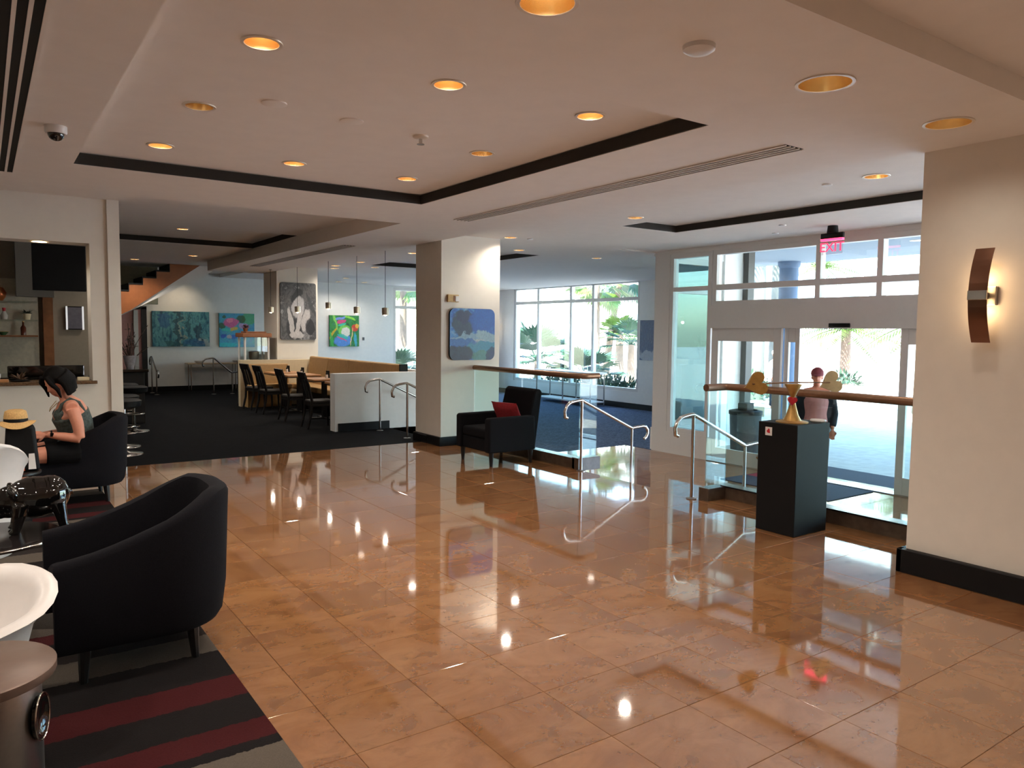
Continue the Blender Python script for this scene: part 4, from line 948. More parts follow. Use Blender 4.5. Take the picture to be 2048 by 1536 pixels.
# popcorn style display case on the cream low wall
pc = thing('display_case', 'wood-topped glass display case with white posts behind the low wall', 'display case', (4.85, 16.80, 0))
B(-.29, .29, -.26, .26, 0, .93).ob('cabinet', DARKWOOD, pc, bevel=.01)
for sx in (-1, 1):
    for sy in (-1, 1): MB().lathe([(.03, .93), (.022, .96), (.026, 1.1), (.022, 1.25), (.026, 1.40), (.03, 1.46)], 14, (sx * .25, sy * .22, 0)).ob('post', CARD, pc, 40)
rf = B(-.31, .31, -.29, .29, 1.46, 1.55).ob('roof', WOOD, pc, bevel=.012); B(-.22, .22, -.2, .2, 1.55, 1.585).ob('roof_cap', WOOD, rf, bevel=.01)
for a in ((-.235, .235, -.226, -.222), (-.235, .235, .222, .226)): B(a[0], a[1], a[2], a[3], .94, 1.455).ob('glass_side', GLASS, pc)
MB().lathe([(.08, .93), (.10, 1.0), (.11, 1.14), (.07, 1.16)], 18).ob('kettle', BRUSH, pc, 40)
pl = thing('potted_plant', 'trailing plant on top of the wooden display case', 'plant', (4.64, 16.66, 1.585))
MB().lathe([(.04, 0), (.055, .07), (.05, .07)], 14).ob('pot', WOOD, pl, 40)
random.seed(5)
def leaf_spray(m, c, n, L, w, down=.5):
    for k in range(n):
        a = random.uniform(0, 2 * PI); e = random.uniform(.2, 1.1); d = Vector((math.cos(a) * math.cos(e), math.sin(a) * math.cos(e), math.sin(e))); c = Vector(c); s = d.cross(Vector((0, 0, 1))).normalized() * w
        l = L * random.uniform(.6, 1.1); p1 = c + d * l * .5; p2 = c + d * l + Vector((0, 0, -down * l * .6))
        m.add([c, p1 + s, p2, p1 - s, p1 + Vector((0, 0, .006))], [(0, 1, 4), (1, 2, 4), (2, 3, 4), (3, 0, 4)])
    return m
leaf_spray(MB(), (0, 0, .07), 26, .15, .02).ob('foliage', simple('plant_mauve', rgb(104, 66, 70), .6, var=.4), pl)
# console table against the far wall with two white dishes
ct = thing('console_table', 'long light wood console table against the far wall', 'table', (5.02, 20.95, 0))
B(-.70, .70, -.19, .20, .70, .735).ob('table_top', simple('pale_wood', rgb(196, 166, 130), .4, var=.15), ct, bevel=.005)
for sx in (-.62, .5):
    for sy in (-.15, .15): MB().tube([(sx, sy, 0), (sx, sy, .70)], .015, 8).ob('leg', CHROME, ct, 40)
for x, nm in ((4.62, 'at the end away from the lily canvas'), (5.58, 'at the end under the lily canvas')):
    d_ = MB().lathe([(.06, 0), (.10, .03), (.11, .06), (.10, .06), (.05, .02)], 20).ob('serving_bowl', WHITEPL, None, 40); tag_at(d_, f'white bowl on the far console table, {nm}', 'bowl', (x, 20.92, .735), 'bowls on the console table')
# second console in the lounge
ct = thing('console_table', 'long white console table under the lounge window', 'table', (13.72, 16.3, LOW + .004))
B(-.30, .28, -.80, 1.75, .88, .93).ob('table_top', WHITEPL, ct, bevel=.005); B(-.28, .26, -.75, 1.70, .10, .13).ob('shelf', WHITEPL, ct)
for sx in (-.26, .24):
    for sy in (-.74, .45, 1.68): MB().tube([(sx, sy, 0), (sx, sy, .88)], .02, 8).ob('leg', CHROME, ct, 40)

# ------------------------------------------------------------------ staircase in the dining corner
sw = thing('staircase', 'staircase with brown wooden side rising into the ceiling', 'staircase', (0, 18.6, 0))
WOODS = simple('stair_wood', rgb(158, 92, 46), .5, var=.2, nscale=6)
x0, z0, x1, z1 = 1.3, 1.06, 4.75, 3.09
top = [(4.2, 3.09)]
pts = [(x0, 1.28), (2.69, 2.02), (4.17, 3.085)]
zz, xx = 3.085, 3.52
pts.append((3.52, 3.085))
while xx > 1.6:
    pts.append((xx, zz - .155)); xx -= .28; zz -= .155; pts.append((xx, zz))
pts.append((x0, zz))
MB().prism(pts, 'y', .0, .05).ob('stringer', WOODS, sw)
zz, xx = 3.085 - .155, 3.52
k = 0
while xx > 1.7:
    B(xx - .28, xx, -.012, 1.2, zz - .03, zz + .004).ob('tread', BLACKM, sw); B(xx - .012, xx + .003, -.010, 1.2, zz - .0, zz + .155).ob('riser', BLACKM, sw); xx -= .28; zz -= .155
MB().prism([(x0, 1.26), (x0, 1.28), (2.69, 2.02), (4.17, 3.085), (4.66, 3.085), (2.69, 2.0)], 'y', .03, 1.2).ob('underside', WHITEP, sw)
struct('wall_stair', MB().box(.6, 3.5, 19.95, 20.05, 2.2, ZD), simple('stair_wall_paint', rgb(196, 190, 160), .8, var=.1))
# doorway with a pink panel at the foot of the stairs
tag(B(2.72, 3.30, 21.10, 21.19, 0, 2.10).ob('doorway_panel', simple('pink_wall', rgb(206, 150, 142), .8, var=.06)), 'pink panel of the doorway under the stairs', 'door')
struct('trim_7', MB().box(3.30, 3.42, 21.05, 21.2, 0, 2.15).box(2.60, 3.42, 21.05, 21.2, 2.10, 2.18), DARKWOOD)
tag(B(3.12, 3.22, 21.04, 21.09, 0, 2.08).ob('door_jamb', FRAMEW), 'white door jamb beside the pink doorway panel', 'door jamb')
# ------------------------------------------------------------------ bar counter, stools, flowers behind the hatch wall
bc = thing('bar_counter', 'dark bar counter behind the hatch wall corner', 'bar', (1.85, 15.2, 0))
B(-.55, .42, -.9, 2.2, .0, .88).ob('body', DARKWOOD, bc, bevel=.01); B(-.58, .48, -.95, 2.25, .88, .93).ob('counter_top', BLACKG, bc, bevel=.008)
tag(B(2.36, 2.50, 17.6, 18.4, 0, .62).ob('wood_stand', WOOD, bevel=.01), 'low warm wooden stand at the end of the bar', 'stand')
fv = thing('flower_vase', 'vase of dark flowers in silver paper on the bar', 'flowers', (2.12, 14.8, .93))
MB().lathe([(.06, 0), (.09, .10), (.11, .22), (.09, .22), (.05, .03)], 16).ob('vase', simple('silver_paper', rgb(206, 200, 206), .25, .4, var=.3), fv, 40)
random.seed(9); m = MB()
for k in range(26):
    a = random.uniform(0, 2 * PI); r_ = random.uniform(.05, .30); h2 = random.uniform(.3, .85); m.tube([(0, 0, .15), (r_ * .4 * math.cos(a), r_ * .4 * math.sin(a), h2 * .6), (r_ * math.cos(a), r_ * math.sin(a), h2)], .005, 5)
    if k % 2 == 0: leaf_spray(m, (r_ * .8 * math.cos(a), r_ * .8 * math.sin(a), h2 * .85), 4, .10, .02)
m.ob('stems', simple('dried_stems', rgb(92, 72, 64), .8, var=.4), fv)
def bar_stool(x, y, label):
    t = thing('bar_stool', label, 'stool', (x, y, 0), 0, 'stools along the bar')
    MB().lathe([(.22, 0), (.215, .012), (.06, .03), (.03, .05)], 28).ob('base', CHROME, t, 40); MB().tube([(0, 0, .03), (0, 0, .62)], .025, 12).ob('column', CHROME, t, 40)
    MB().tube([(.15 * math.cos(2 * PI * i / 20), .15 * math.sin(2 * PI * i / 20), .28) for i in range(21)], .010, 8).ob('footrest', CHROME, t, 40)
    MB().lathe([(.12, .60), (.20, .63), (.21, .70), (.17, .72), (.01, .72)], 24).ob('seat', BLACKM, t, 40); MB().prism([(-.20, .66), (-.24, .98), (-.21, .98), (-.17, .66)], 'y', -.19, .19).ob('backrest', BLACKM, t, 40, .015)
for k, (x, y) in enumerate(((1.93, 13.2), (1.90, 13.9), (1.55, 11.55), (1.47, 10.85))):
    bar_stool(x, y, ('black bar stool with chrome foot tight against the bar counter', 'black bar stool with chrome foot at the end of the bar counter', 'black bar stool with chrome foot just past the wall corner', 'black bar stool with chrome foot hidden by the wall corner')[k])
# ------------------------------------------------------------------ behind the serving hatch
struct('wall_bar', MB().box(-4, 1.60, 13.6, 13.75, 0, ZD), simple('bar_wall_paint', rgb(150, 138, 122), .8, var=.06))
tag(B(.62, 1.32, 13.2, 13.3, 2.18, 2.86).ob('television', BLACKM, bevel=.01), 'large black television hanging behind the serving hatch', 'television')
struct('trim_8', MB().box(.42, .62, 13.1, 13.4, 2.08, 3.0).box(.62, .9, 13.3, 13.4, 2.08, 2.18), simple('grey_boxing', rgb(110, 104, 96), .7))
struct('trim_9', MB().box(.76, .89, 13.45, 13.6, 0, 2.16), WOOD)
sh = thing('wall_shelving', 'pale tiled wall shelf unit behind the serving hatch', 'shelf', (-.2, 13.4, 0))
B(-.9, .90, .1, .2, .9, 2.35).ob('back_panel', simple('pale_tiles', rgb(196, 186, 166), .5, var=.15), sh)
for z in (1.50, 1.73, 2.00): B(-.9, .88, -.12, .1, z - .012, z + .012).ob('shelf_board', WOOD if z < 1.6 else GLASS, sh)
pf = thing('framed_picture', 'framed picture with bright white side strips behind the hatch', 'picture', (1.18, 13.58, 1.60)); B(-.12, .13, -.03, 0, 0, .36).ob('frame', BLACKM, pf); B(-.10, .11, -.034, -.03, .015, .345).ob('picture', simple('grey_print', rgb(110, 106, 116), .6, var=.2), pf)
for xx in (-.105, .115): B(xx - .012, xx + .012, -.038, -.03, .0, .36).ob('white_glow_strip', simple('white_glow_strip', rgb(236, 236, 240), .4, emit=(1, 1, 1, 1), es=.5), pf)  # strips get a weak white glow of their own to look bright
gp = thing('grand_piano', 'black grand piano lid seen through the serving hatch', 'piano', (.58, 11.2, 0))
out = [(-.45, -.45), (.55, -.45), (.62, -.1), (.45, .25), (.2, .5), (-.1, .62), (-.40, .55)]
MB().prism(out, 'z', .72, 1.0).ob('case', BLACKG, gp, 40, .01); 
MB().prism(out, 'z', 1.01, 1.035).ob('lid', BLACKG, gp, 40, .004)
B(-.35, .45, -.40, -.36, 1.035, 1.17).ob('music_desk', BLACKG, gp, bevel=.01)
for x, y in ((-.35, -.35), (.45, -.35), (-.15, .45)): MB().tube([(x, y, .72), (x, y, 0)], [.05, .03], 8).ob('leg', BLACKG, gp, 40)
cd = thing('candelabra', 'dark dish with upright decorations on the hatch sill', 'ornament', (.33, 9.98, 1.035)); MB().lathe([(.09, 0), (.10, .012), (.04, .02)], 20).ob('dish', BLACKM, cd, 40)
leaf_spray(MB(), (0, 0, .015), 22, .13, .018, .2).ob('dried_leaves', simple('dried_leaf', rgb(96, 66, 44), .7, var=.4), cd)
tray_ = tag_at(B(-.12, .12, -.06, .06, 0, .03).ob('wooden_tray', TT, bevel=.006), 'small wooden tray on the hatch sill', 'tray', (.10, 9.92, 1.035))
cup = tag_at(MB().lathe([(.03, 0), (.04, .03), (.042, .06), (.036, .06), (.028, .01)], 16).ob('cup', WHITEPL, None, 40), 'white cup on the small wooden tray', 'cup', (.11, 9.92, 1.065))
tag_at(B(-.06, .06, -.03, .03, 0, .04).ob('white_box', CREAM, bevel=.008), 'small cream box at the end of the hatch sill', 'box', (.93, 9.88, 1.035))
for k, (x, z, kind, nm) in enumerate(((.22, 2.012, 'urn', 'copper urn on the top glass shelf'), (.55, 1.742, 'plant', 'dark potted plant on the middle shelf'), (.50, 1.512, 'bottle', 'brown bottle on the lowest shelf'), (.25, 1.512, 'bowl', 'green glass bowl on the lowest shelf'), (.27, 1.742, 'vase', 'clear vase with red neck on the middle shelf'))):
    tt = thing(kind, nm + ' behind the hatch', kind, (x, 13.37, z))
    if kind == 'urn': MB().lathe([(.04, 0), (.08, .06), (.09, .12), (.05, .19), (.03, .20)], 18).ob('body', simple('copper', rgb(206, 120, 70), .3, .6), tt, 40); MB().lathe([(.03, .20), (.06, .215), (.02, .23)], 14).ob('lid', CREAM, tt, 40)
    if kind == 'plant': MB().lathe([(.04, 0), (.055, .09), (.05, .09)], 14).ob('pot', CREAM, tt, 40); leaf_spray(MB(), (0, 0, .08), 24, .11, .02, .1).ob('foliage', simple('dark_leaf', rgb(52, 62, 44), .6, var=.4), tt)
    if kind == 'bottle': MB().lathe([(.035, 0), (.037, .11), (.014, .15), (.013, .20)], 14).ob('body', simple('brown_glass', rgb(92, 44, 30), .15), tt, 40); MB().lathe([(.015, .195), (.015, .21)], 12).ob('cap', GOLD, tt)
    if kind == 'bowl': MB().lathe([(.03, 0), (.07, .05), (.065, .05), (.02, .01)], 16).ob('body', simple('green_glass', rgb(70, 110, 80), .15), tt, 40); MB().lathe([(.072, .048), (.074, .054)], 16, cap=False).ob('rim', GOLD, tt)
    if kind == 'vase': MB().lathe([(.04, 0), (.05, .06), (.02, .12)], 14).ob('body', simple('clear_ware', rgb(190, 180, 170), .1), tt, 40); MB().lathe([(.02, .12), (.024, .17), (.02, .17)], 12).ob('neck', REDP, tt, 40)
for k, (x, y, z) in enumerate(((.55, 9.98, 2.583),)):
    t = thing('hatch_light', 'glowing downlight set in the head of the serving hatch', 'ceiling light', (x, y, z)); MB().lathe([(.075, 0), (.09, -.006), (.092, -.001)], 24, cap=False).ob('trim', TRIM, t, 40); MB().lathe([(.074, -.002), (.001, -.001)], 24, cap=False).ob('lamp', bulb(.7), t)
    ld = bpy.data.lights.new('lamp_light', 'SPOT'); ld.energy = 22; ld.color = WARM; ld.spot_size = math.radians(140); ld.spot_blend = 1; lo = bpy.data.objects.new('lamp_light', ld); COL.objects.link(lo); lo.parent = t; lo.location = (0, 0, -.03)
# gallery spot that warms the wall above the wide canvas
gs = thing('gallery_spot', 'small gallery spotlight aimed at the wide teal canvas', 'spotlight', (4.2, 20.2, ZD)); MB().lathe([(.03, -.10), (.04, -.02), (.02, 0)], 14).ob('head', WHITEPL, gs, 40); MB().lathe([(.05, -.008), (.05, 0)], 16).ob('mount', WHITEPL, gs, 40)
ld = bpy.data.lights.new('spot_light', 'SPOT'); ld.energy = 30; ld.color = (1, .78, .52); ld.spot_size = math.radians(85); ld.spot_blend = 1; lo = bpy.data.objects.new('spot_light', ld); COL.objects.link(lo); lo.parent = gs; lo.location = (0, .02, -.12); lo.rotation_euler = (math.radians(42), 0, 0)
tag(B(9.33, 9.39, 21.18, 21.2, 1.33, 1.42).ob('thermostat', simple('grey_plastic', rgb(96, 100, 104), .5), bevel=.004), 'small grey thermostat beside the tropical canvas', 'thermostat')
# mats
MATM = simple('door_mat', rgb(58, 62, 78), .95, var=.3, nscale=120)
md = thing('door_mat', 'dark blue entrance mat with a red strip inside the doors', 'mat', (8.42, 5.27, LOW)); B(0, 1.0, 0, 1.66, 0, .010).ob('mat_body', MATM, md, bevel=.004); B(.55, 1.0, 1.30, 1.64, .010, .0115).ob('red_strip', simple('mat_red', rgb(176, 52, 70), .9, var=.15), md)
# ------------------------------------------------------------------ outdoors
GZ = -.45
PAVE = simple('pale_paving', rgb(206, 200, 190), .8, var=.18, nscale=6, bump=.1); STUCCO = simple('white_stucco', rgb(232, 230, 224), .85, var=.04)
struct('ground', MB().box(9.9, 140, -60, 140, GZ - .2, GZ), PAVE)
struct('trim_10', MB().box(9.62, 9.9, .85, 9.25, -.6, LOW - .02), PAVE)
tag(B(10.1, 10.95, 4.9, 7.2, GZ, GZ + .012).ob('outdoor_mat', MATM, bevel=.004), 'dark mat on the paving outside the open doors', 'mat')
# entrance canopy
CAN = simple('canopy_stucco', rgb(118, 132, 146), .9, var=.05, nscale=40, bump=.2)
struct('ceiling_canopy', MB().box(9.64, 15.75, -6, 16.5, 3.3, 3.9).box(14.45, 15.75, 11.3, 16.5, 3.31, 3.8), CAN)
cc = thing('canopy_column', 'round blue-grey column carrying the entrance canopy', 'column', (15.2, 10.72, GZ)); BLUEC = simple('blue_grey_render', rgb(78, 98, 124), .8, var=.05)
MB().lathe([(.21, 0), (.21, 3.60)], 32).ob('shaft', BLUEC, cc, 40); MB().lathe([(.21, 3.60), (.25, 3.68), (.25, 3.75)], 32).ob('capital', BLUEC, cc, 40); MB().lathe([(.27, 0), (.27, .10), (.21, .13)], 32).ob('plinth', BLUEC, cc, 40)
for x, y, w_ in ((11.6, 6.4, 'behind the exit sign'), (13.4, 6.9, 'by the blue-grey column'), (12.2, 4.6, 'at the door wall end'), (14.2, 5.2, 'at the outer edge')):
    t = thing('canopy_light', f'round light set in the entrance canopy underside {w_}', 'ceiling light', (x, y, 3.3), 0, 'canopy lights'); MB().lathe([(.10, 0), (.12, -.008), (.122, -.001)], 24, cap=False).ob('trim', TRIM, t, 40); MB().lathe([(.10, -.002), (.001, -.001)], 24, cap=False).ob('lamp', simple('canopy_glow', rgb(255, 250, 240), .4, emit=(1, .96, .9, 1), es=3), t)
tag(B(11.705, 11.88, 9.12, 9.24, GZ, 3.3).ob('bronze_post', simple('dark_bronze', rgb(30, 24, 24), .5)), 'dark bronze post at the corner of the white pier outside', 'post')
# bin
tr = thing('litter_bin', 'dark grey round litter bin outside the left door', 'bin', (10.85, 8.42, GZ)); SL = simple('bin_slate', rgb(40, 46, 54), .5, var=.25)
MB().lathe([(.20, 0), (.24, .05), (.27, .70), (.28, .72)], 28).ob('body', SL, tr, 40); MB().lathe([(.285, .70), (.285, .76), (.20, .78), (.20, .74)], 28).ob('rim', BLACKM, tr, 40); B(-.10, .10, -.10, .10, .76, .90).ob('hood', BLACKM, tr, bevel=.02)
tag(B(11.72, 11.74, 9.6, 9.9, 1.15, 1.42).ob('wall_notice', simple('blue_notice', rgb(120, 140, 190), .6, var=.2)), 'small blue notice on the white pier outside', 'sign')
bn = thing('bench', 'grey bench beside the litter bin outside', 'bench', (11.6, 7.95, GZ)); B(-.2, .2, -.45, .45, .42, .47).ob('seat', SL, bn, bevel=.01)
for y in (-.38, .38): B(-.18, .18, y - .03, y + .03, 0, .42).ob('leg', SL, bn)
# people
CAP = simple('maroon_cap', rgb(120, 52, 62), .8); JAC = simple('dark_jacket', rgb(34, 36, 48), .85, var=.2); SHI = simple('pink_shirt', rgb(206, 140, 140), .85, var=.1)
def standing(label, loc, rz, h, jacket, shirt, trouser, cap=None, hair=HAIR):
    t = thing('person', label, 'person', loc, rz); k = h / 1.7; m = MB()
    V = lambda x, y, z: Vector((x * k, y * k, z * k))
    m.tube([V(0, 0, .86), V(0, 0, .95), V(0, 0, 1.1), V(0, 0, 1.28), V(0, 0, 1.40), V(0, 0, 1.46)], [.14 * k, .16 * k, .14 * k, .16 * k, .10 * k, .055 * k], 16); m.tube([V(0, -.17, 1.38), V(0, 0, 1.40), V(0, .17, 1.38)], [.06 * k, .08 * k, .06 * k], 10); m.tube([V(0, 0, 1.42), V(-.01, 0, 1.52)], [.055 * k, .05 * k], 10)
    q = head(m, V(-.02, 0, 1.60), 0, -.05, k * .98)
    for s_ in (-1, 1):
        m.tube([V(0, s_ * .19, 1.37), V(.02, s_ * .23, 1.10), V(-.06, s_ * .22, .90)], [.055 * k, .043 * k, .028 * k], 10); hand(m, V(-.06, s_ * .22, .90), (-.2, 0, -1), (-1, 0, 0), s_, r=.009)
        m.tube([V(0, s_ * .09, .90), V(-.01, s_ * .10, .48), V(.01, s_ * .10, .09)], [.09 * k, .06 * k, .04 * k], 12); m.tube([V(.03, s_ * .10, .05), V(-.06, s_ * .10, .04), V(-.16, s_ * .10, .035)], [.038 * k, .042 * k, .03 * k], 10)
    remeshed(m, 'body', SKIN, t, .011, 3)
    m = MB(); m.tube([V(0, 0, .84), V(0, 0, .95), V(0, 0, 1.1), V(0, 0, 1.28), V(0, 0, 1.42)], [.15 * k, .175 * k, .155 * k, .175 * k, .10 * k], 16)
    remeshed(m, 'shirt', shirt, t, .014, 3)
    m = MB()
    for s_ in (-1, 1):
        m.tube([V(.03, s_ * .10, .80), V(.025, s_ * .11, 1.1), V(.03, s_ * .12, 1.30), V(.02, s_ * .12, 1.40)], [.105 * k, .10 * k, .10 * k, .06 * k], 12); m.tube([V(0, s_ * .18, 1.38), V(.02, s_ * .235, 1.10), V(-.05, s_ * .225, .93)], [.068 * k, .058 * k, .045 * k], 10)
    remeshed(m, 'jacket', jacket, t, .014, 3)
    m = MB()
    for s_ in (-1, 1): m.tube([V(0, s_ * .085, .93), V(-.01, s_ * .10, .48), V(.01, s_ * .10, .09)], [.115 * k, .085 * k, .065 * k], 12)
    remeshed(m, 'trousers', trouser, t, .014, 3)
    m = MB(); m.ell(q(.02, 0, .055), (.100 * k, .088 * k, .085 * k))
    if cap: m.ell(q(-.10, 0, .035), (.06 * k, .06 * k, .012 * k))
    remeshed(m, 'cap' if cap else 'hair', cap or hair, t, .009, 2)
    return t
standing('person in a maroon cap and dark jacket coming in through the doors', (8.75, 5.70, LOW + .012), math.radians(32), 1.57, JAC, SHI, BLACKM, CAP)
standing('white-haired person outside beyond the left door glass', (18.2, 13.2, GZ), math.radians(100), 1.62, STUCCO, STUCCO, JAC, None, simple('white_hair', rgb(230, 224, 214), .7))
# lattice planter with shrub
def shrub(m, c, R, n, L, w):
    for k in range(n):
        d = Vector((random.gauss(0, 1), random.gauss(0, 1), random.gauss(.2, .8))).normalized(); p = Vector(c) + Vector((d.x * R[0], d.y * R[1], abs(d.z) * R[2])) * random.uniform(.55, 1); s = d.cross(Vector((random.random(), random.random(), 1))).normalized() * w
        m.add([p, p + d * L * .5 + s, p + d * L, p + d * L * .5 - s], [(0, 1, 2, 3)])
    return m
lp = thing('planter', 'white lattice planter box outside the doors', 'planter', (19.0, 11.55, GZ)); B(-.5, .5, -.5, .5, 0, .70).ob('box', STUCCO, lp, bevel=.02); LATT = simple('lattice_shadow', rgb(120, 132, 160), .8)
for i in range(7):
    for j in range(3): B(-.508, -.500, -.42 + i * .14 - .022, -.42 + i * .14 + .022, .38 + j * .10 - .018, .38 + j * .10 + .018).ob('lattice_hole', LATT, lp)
random.seed(11)
tag_at(shrub(MB(), (0, 0, .05), (.42, .42, .35), 260, .16, .03).ob('shrub', LEAF), 'green shrub growing in the white lattice planter', 'shrub', (19.0, 11.55, GZ + .70))
tag_at(shrub(MB(), (0, 0, .1), (1.4, 1.6, .75), 900, .22, .04).ob('shrub', LEAF), 'dark green shrub at the foot of the two pale trunks', 'shrub', (19.6, 15.4, GZ))
# palms
def fan_leaf(m, base, d, L, R, nb=15, spread=2.3):
    """one fan: stalk and pleated blades"""
    d = Vector(d).normalized(); base = Vector(base); s = d.cross(Vector((0, 0, 1)));  s = s.normalized() if s.length > .01 else Vector((1, 0, 0)); n = s.cross(d).normalized(); hub = base + d * L
    m.tube([base, base + d * L * .6, hub], [.022, .016, .012], 5)
    for k in range(nb):
        a = -spread / 2 + spread * k / (nb - 1); dr = (d * math.cos(a) + s * math.sin(a)).normalized(); side = (s * math.cos(a) - d * math.sin(a)).normalized()
        r_ = R * (1 - .18 * abs(a) / spread) * random.uniform(.9, 1.05); w = r_ * .085; tip = hub + dr * r_ + Vector((0, 0, -.16 * r_)) + n * random.uniform(-.05, .05) * r_; mid = hub + dr * r_ * .55
        m.add([hub, mid + side * w + n * .012, tip, mid - side * w + n * .012, mid - n * .012], [(0, 1, 4), (1, 2, 4), (2, 3, 4), (3, 0, 4)])
def fan_palm(label, loc, th, n, L, R, mat=LEAF, tr=.12, lean=(0, 0), tilt=(-.2, 1.2)):
    t = thing('palm', label, 'palm', loc)
    MB().tube([(0, 0, 0), (lean[0] * .4, lean[1] * .4, th * .5), (lean[0], lean[1], th)], [tr * 1.2, tr, tr * .8], 12).ob('trunk', TRUNK, t, 50)
    for k in range(n):
        a = 2 * PI * k * .382 + random.uniform(-.2, .2); e = tilt[0] + (tilt[1] - tilt[0]) * (k + .5) / n; m = MB()
        fan_leaf(m, (lean[0], lean[1], th), (math.cos(a) * math.cos(e), math.sin(a) * math.cos(e), math.sin(e)), L * random.uniform(.8, 1.1), R * random.uniform(.85, 1.1)); m.ob('leaf', mat, t)
random.seed(21)
fan_palm('low spreading fan palm left of the first lounge mullion', (17.2, 23.0, GZ), 1.0, 24, .85, 1.0, LEAF, .10, tilt=(-.3, 1.3))
fan_palm('low spreading fan palm behind the middle lounge mullions', (17.0, 19.85, GZ), .45, 20, .75, .85, LEAF, .12, tilt=(-.2, 1.3))
fan_palm('short light green fan palm right of the lounge window', (24, 25.75, GZ), 2.0, 16, .55, .85, LEAF2, .20, tilt=(-.3, 1.2))
fan_palm('tall palm with a brown trunk in the lounge window', (20.5, 23.4, GZ), 4.1, 16, .7, 1.0, LEAF2, .15, tilt=(-1.0, 1.0))
fan_palm('tall palm with a thin pale trunk in the lounge window', (24, 26.7, GZ), 4.9, 18, .9, 1.2, LEAF, .15, lean=(.2, -.8), tilt=(-1.0, 1.0))
fan_palm('dark fan palm at the right edge of the lounge window', (22, 22.9, GZ), 1.6, 14, .65, .9, LEAF, .16)
fan_palm('bushy palm outside the small dining window', (11.6, 23.4, GZ), .3, 18, .9, .9, LEAF, .1)
fan_palm('tall palm outside the small dining window', (12.6, 25.0, GZ), 4.0, 14, .8, 1.0, LEAF2, .14, tilt=(-1.0, .9))
def feather_palm(label, loc, th, n, L, tr=.2, trunkmat=TRUNK, mat=LEAF2):
    t = thing('palm', label, 'palm', loc); MB().tube([(0, 0, 0), (.02, 0, th * .5), (0, 0, th)], [tr * 1.15, tr, tr * .85], 14).ob('trunk', trunkmat, t, 50)
    for k in range(n):
        a = 2 * PI * k * .382; e = -.1 + 1.2 * (k + .5) / n; m = MB(); P = []
        d = Vector((math.cos(a), math.sin(a), 0))
        for i in range(9):
            u = i / 8; P.append(Vector((0, 0, th)) + d * L * u * math.cos(e * (1 - u * .4)) + Vector((0, 0, L * (math.sin(e) * u - .55 * u * u))))
        m.tube(P, [.025 - .002 * i for i in range(9)], 5)
        for i in range(1, 9):
            for j in range(3):
                u = (i - 1 + j / 3) / 8; p = P[i - 1].lerp(P[i], j / 3); tg = (P[i] - P[i - 1]).normalized(); sd = tg.cross(Vector((0, 0, 1))).normalized(); ll = L * .30 * math.sin(PI * min(1, .15 + u * .85))
                for s_ in (-1, 1):
                    dr = (sd * s_ + tg * .5 + Vector((0, 0, -.35))).normalized(); m.add([p, p + dr * ll * .5 + tg * .03, p + dr * ll, p + dr * ll * .5 - tg * .03], [(0, 1, 2, 3)])
        m.ob('leaf', mat, t)
PALET = simple('pale_trunk', rgb(92, 94, 88), .9, var=.2, nscale=5)
feather_palm('pale trunked palm behind the left door glass', (20.2, 15.35, GZ), 6.0, 14, 2.2, .24, PALET)
feather_palm('second pale trunked palm behind the left door glass', (22.5, 16.3, GZ), 6.2, 14, 2.2, .22, PALET)
feather_palm('palm with drooping fronds outside the right transom window', (22.0, 13.4, GZ), 2.3, 20, 1.9, .16)
feather_palm('leafy palm at the right end of the transom windows', (20.5, 10.3, GZ), 2.4, 22, 1.9, .16)
feather_palm('palm with thin trunk outside the middle transom window', (30, 19.5, GZ), 5.0, 14, 2.0, .12)
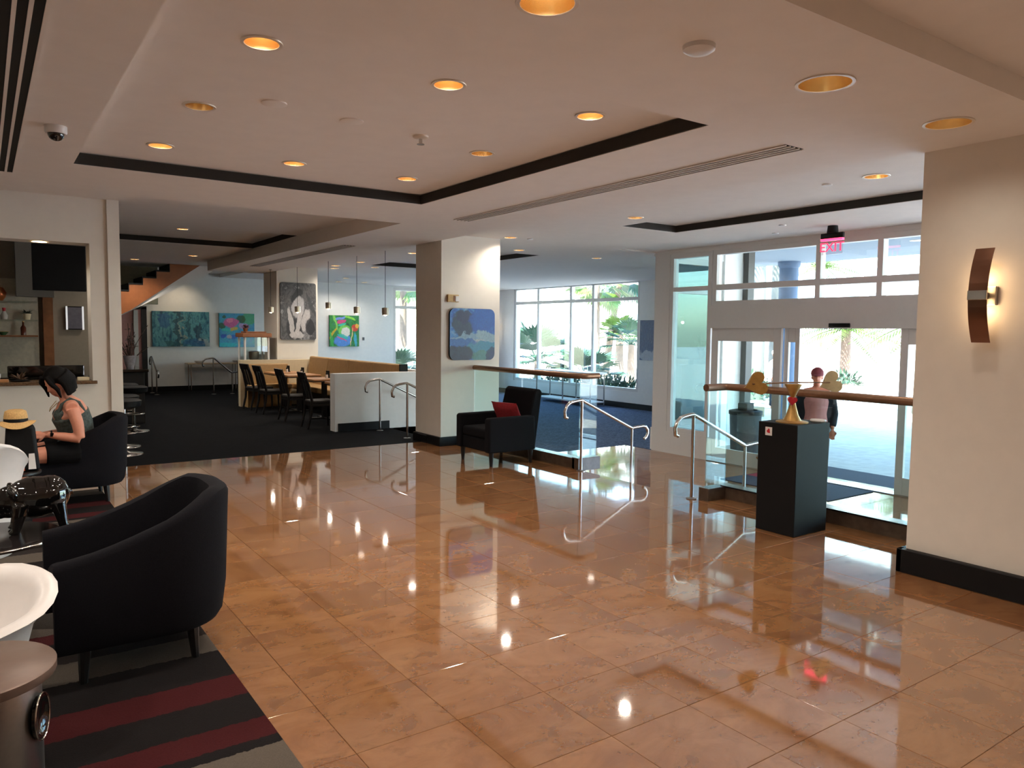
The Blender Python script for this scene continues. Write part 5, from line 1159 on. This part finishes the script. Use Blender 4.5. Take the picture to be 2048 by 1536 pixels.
# hedge and low wall
struct('ground_bed', MB().box(14.6, 16.2, 12, 22, GZ, GZ + .25), simple('soil', rgb(150, 132, 104), .95, var=.2))
random.seed(4); hg = shrub(MB(), (0, 0, 0), (.5, 4.3, .55), 2400, .16, .03).ob('hedge', simple('hedge_leaf', rgb(44, 72, 56), .6, var=.3)); tag_at(hg, 'low green hedge under the lounge window outside', 'hedge', (15.3, 17.4, GZ + .22)); 
tag_at(shrub(MB(), (0, 0, 0), (.35, .5, .4), 300, .14, .03).ob('shrub', simple('yellow_leaf', rgb(120, 110, 30), .6, var=.3)), 'yellow flowering shrub below the lounge window palms', 'shrub', (16.4, 18.7, GZ + .2))
tag(B(30, 30.3, 8, 60, GZ, GZ + 2.6).ob('garden_wall', STUCCO), 'long white garden wall beyond the palms', 'wall')
# far buildings with windows
WINM = simple('far_window', rgb(120, 138, 150), .2)
def building(label, x, y0, y1, h, rows, cols, zb, roof=True):
    t = thing('building', label, 'building', (x, y0, GZ)); B(0, 12, 0, y1 - y0, 0, h).ob('wall', STUCCO, t); B(-.3, 12, -.3, y1 - y0 + .3, h, h + .5).ob('roof_edge', STUCCO, t); dy = (y1 - y0) / cols; dz = (h - zb) / rows
    for i in range(cols):
        for j in range(rows):
            o = B(-.04, .05, i * dy + dy * .2, i * dy + dy * .8, zb + j * dz + dz * .2, zb + j * dz + dz * .7).ob('window', WINM, t)
building('long white building with a row of windows beyond the lounge palms', 46, 40, 80, 11, 3, 14, 1.5)
building('white apartment block with many windows seen through the transom', 80, 44, 66, 24, 8, 8, 2)
building('white building across the street straight outside the doors', 110, 10, 40, 12, 3, 8, 1)
# parked cars
def car(label, x, y, rz, col):
    t = thing('car', label, 'car', (x, y, GZ), rz); pm = simple(f'car_paint_{int(col[0]*255)}', col, .25, .2, coat=.5)
    MB().prism([(-2.1, .35), (-2.15, .75), (-1.3, .88), (-.7, 1.38), (.9, 1.40), (1.6, .95), (2.15, .85), (2.2, .35)], 'y', -.85, .85).ob('body', pm, t, 40, .08, 2)
    MB().prism([(-1.15, .90), (-.65, 1.33), (.85, 1.35), (1.45, .95)], 'y', -.87, .87).ob('windows', BLACKG, t); 
    for sx in (-1.35, 1.35):
        for sy in (-.82, .82):
            o = MB().tube([(sx, sy - .1, .33), (sx, sy + .1, .33)], .33, 16).ob('wheel', BLACKM, t, 40)
    for sy in (-.6, .6): B(-2.2, -2.12, sy - .15, sy + .15, .58, .72).ob('headlight', CARD, t)
car('blue car parked across the street', 64, 42.3, 1.2, rgb(120, 140, 176)); car('silver car parked beside the blue car', 70, 44.2, 1.2, rgb(170, 172, 178)); car('dark red car parked farther along the street', 68, 34.0, 1.2, rgb(120, 60, 60))
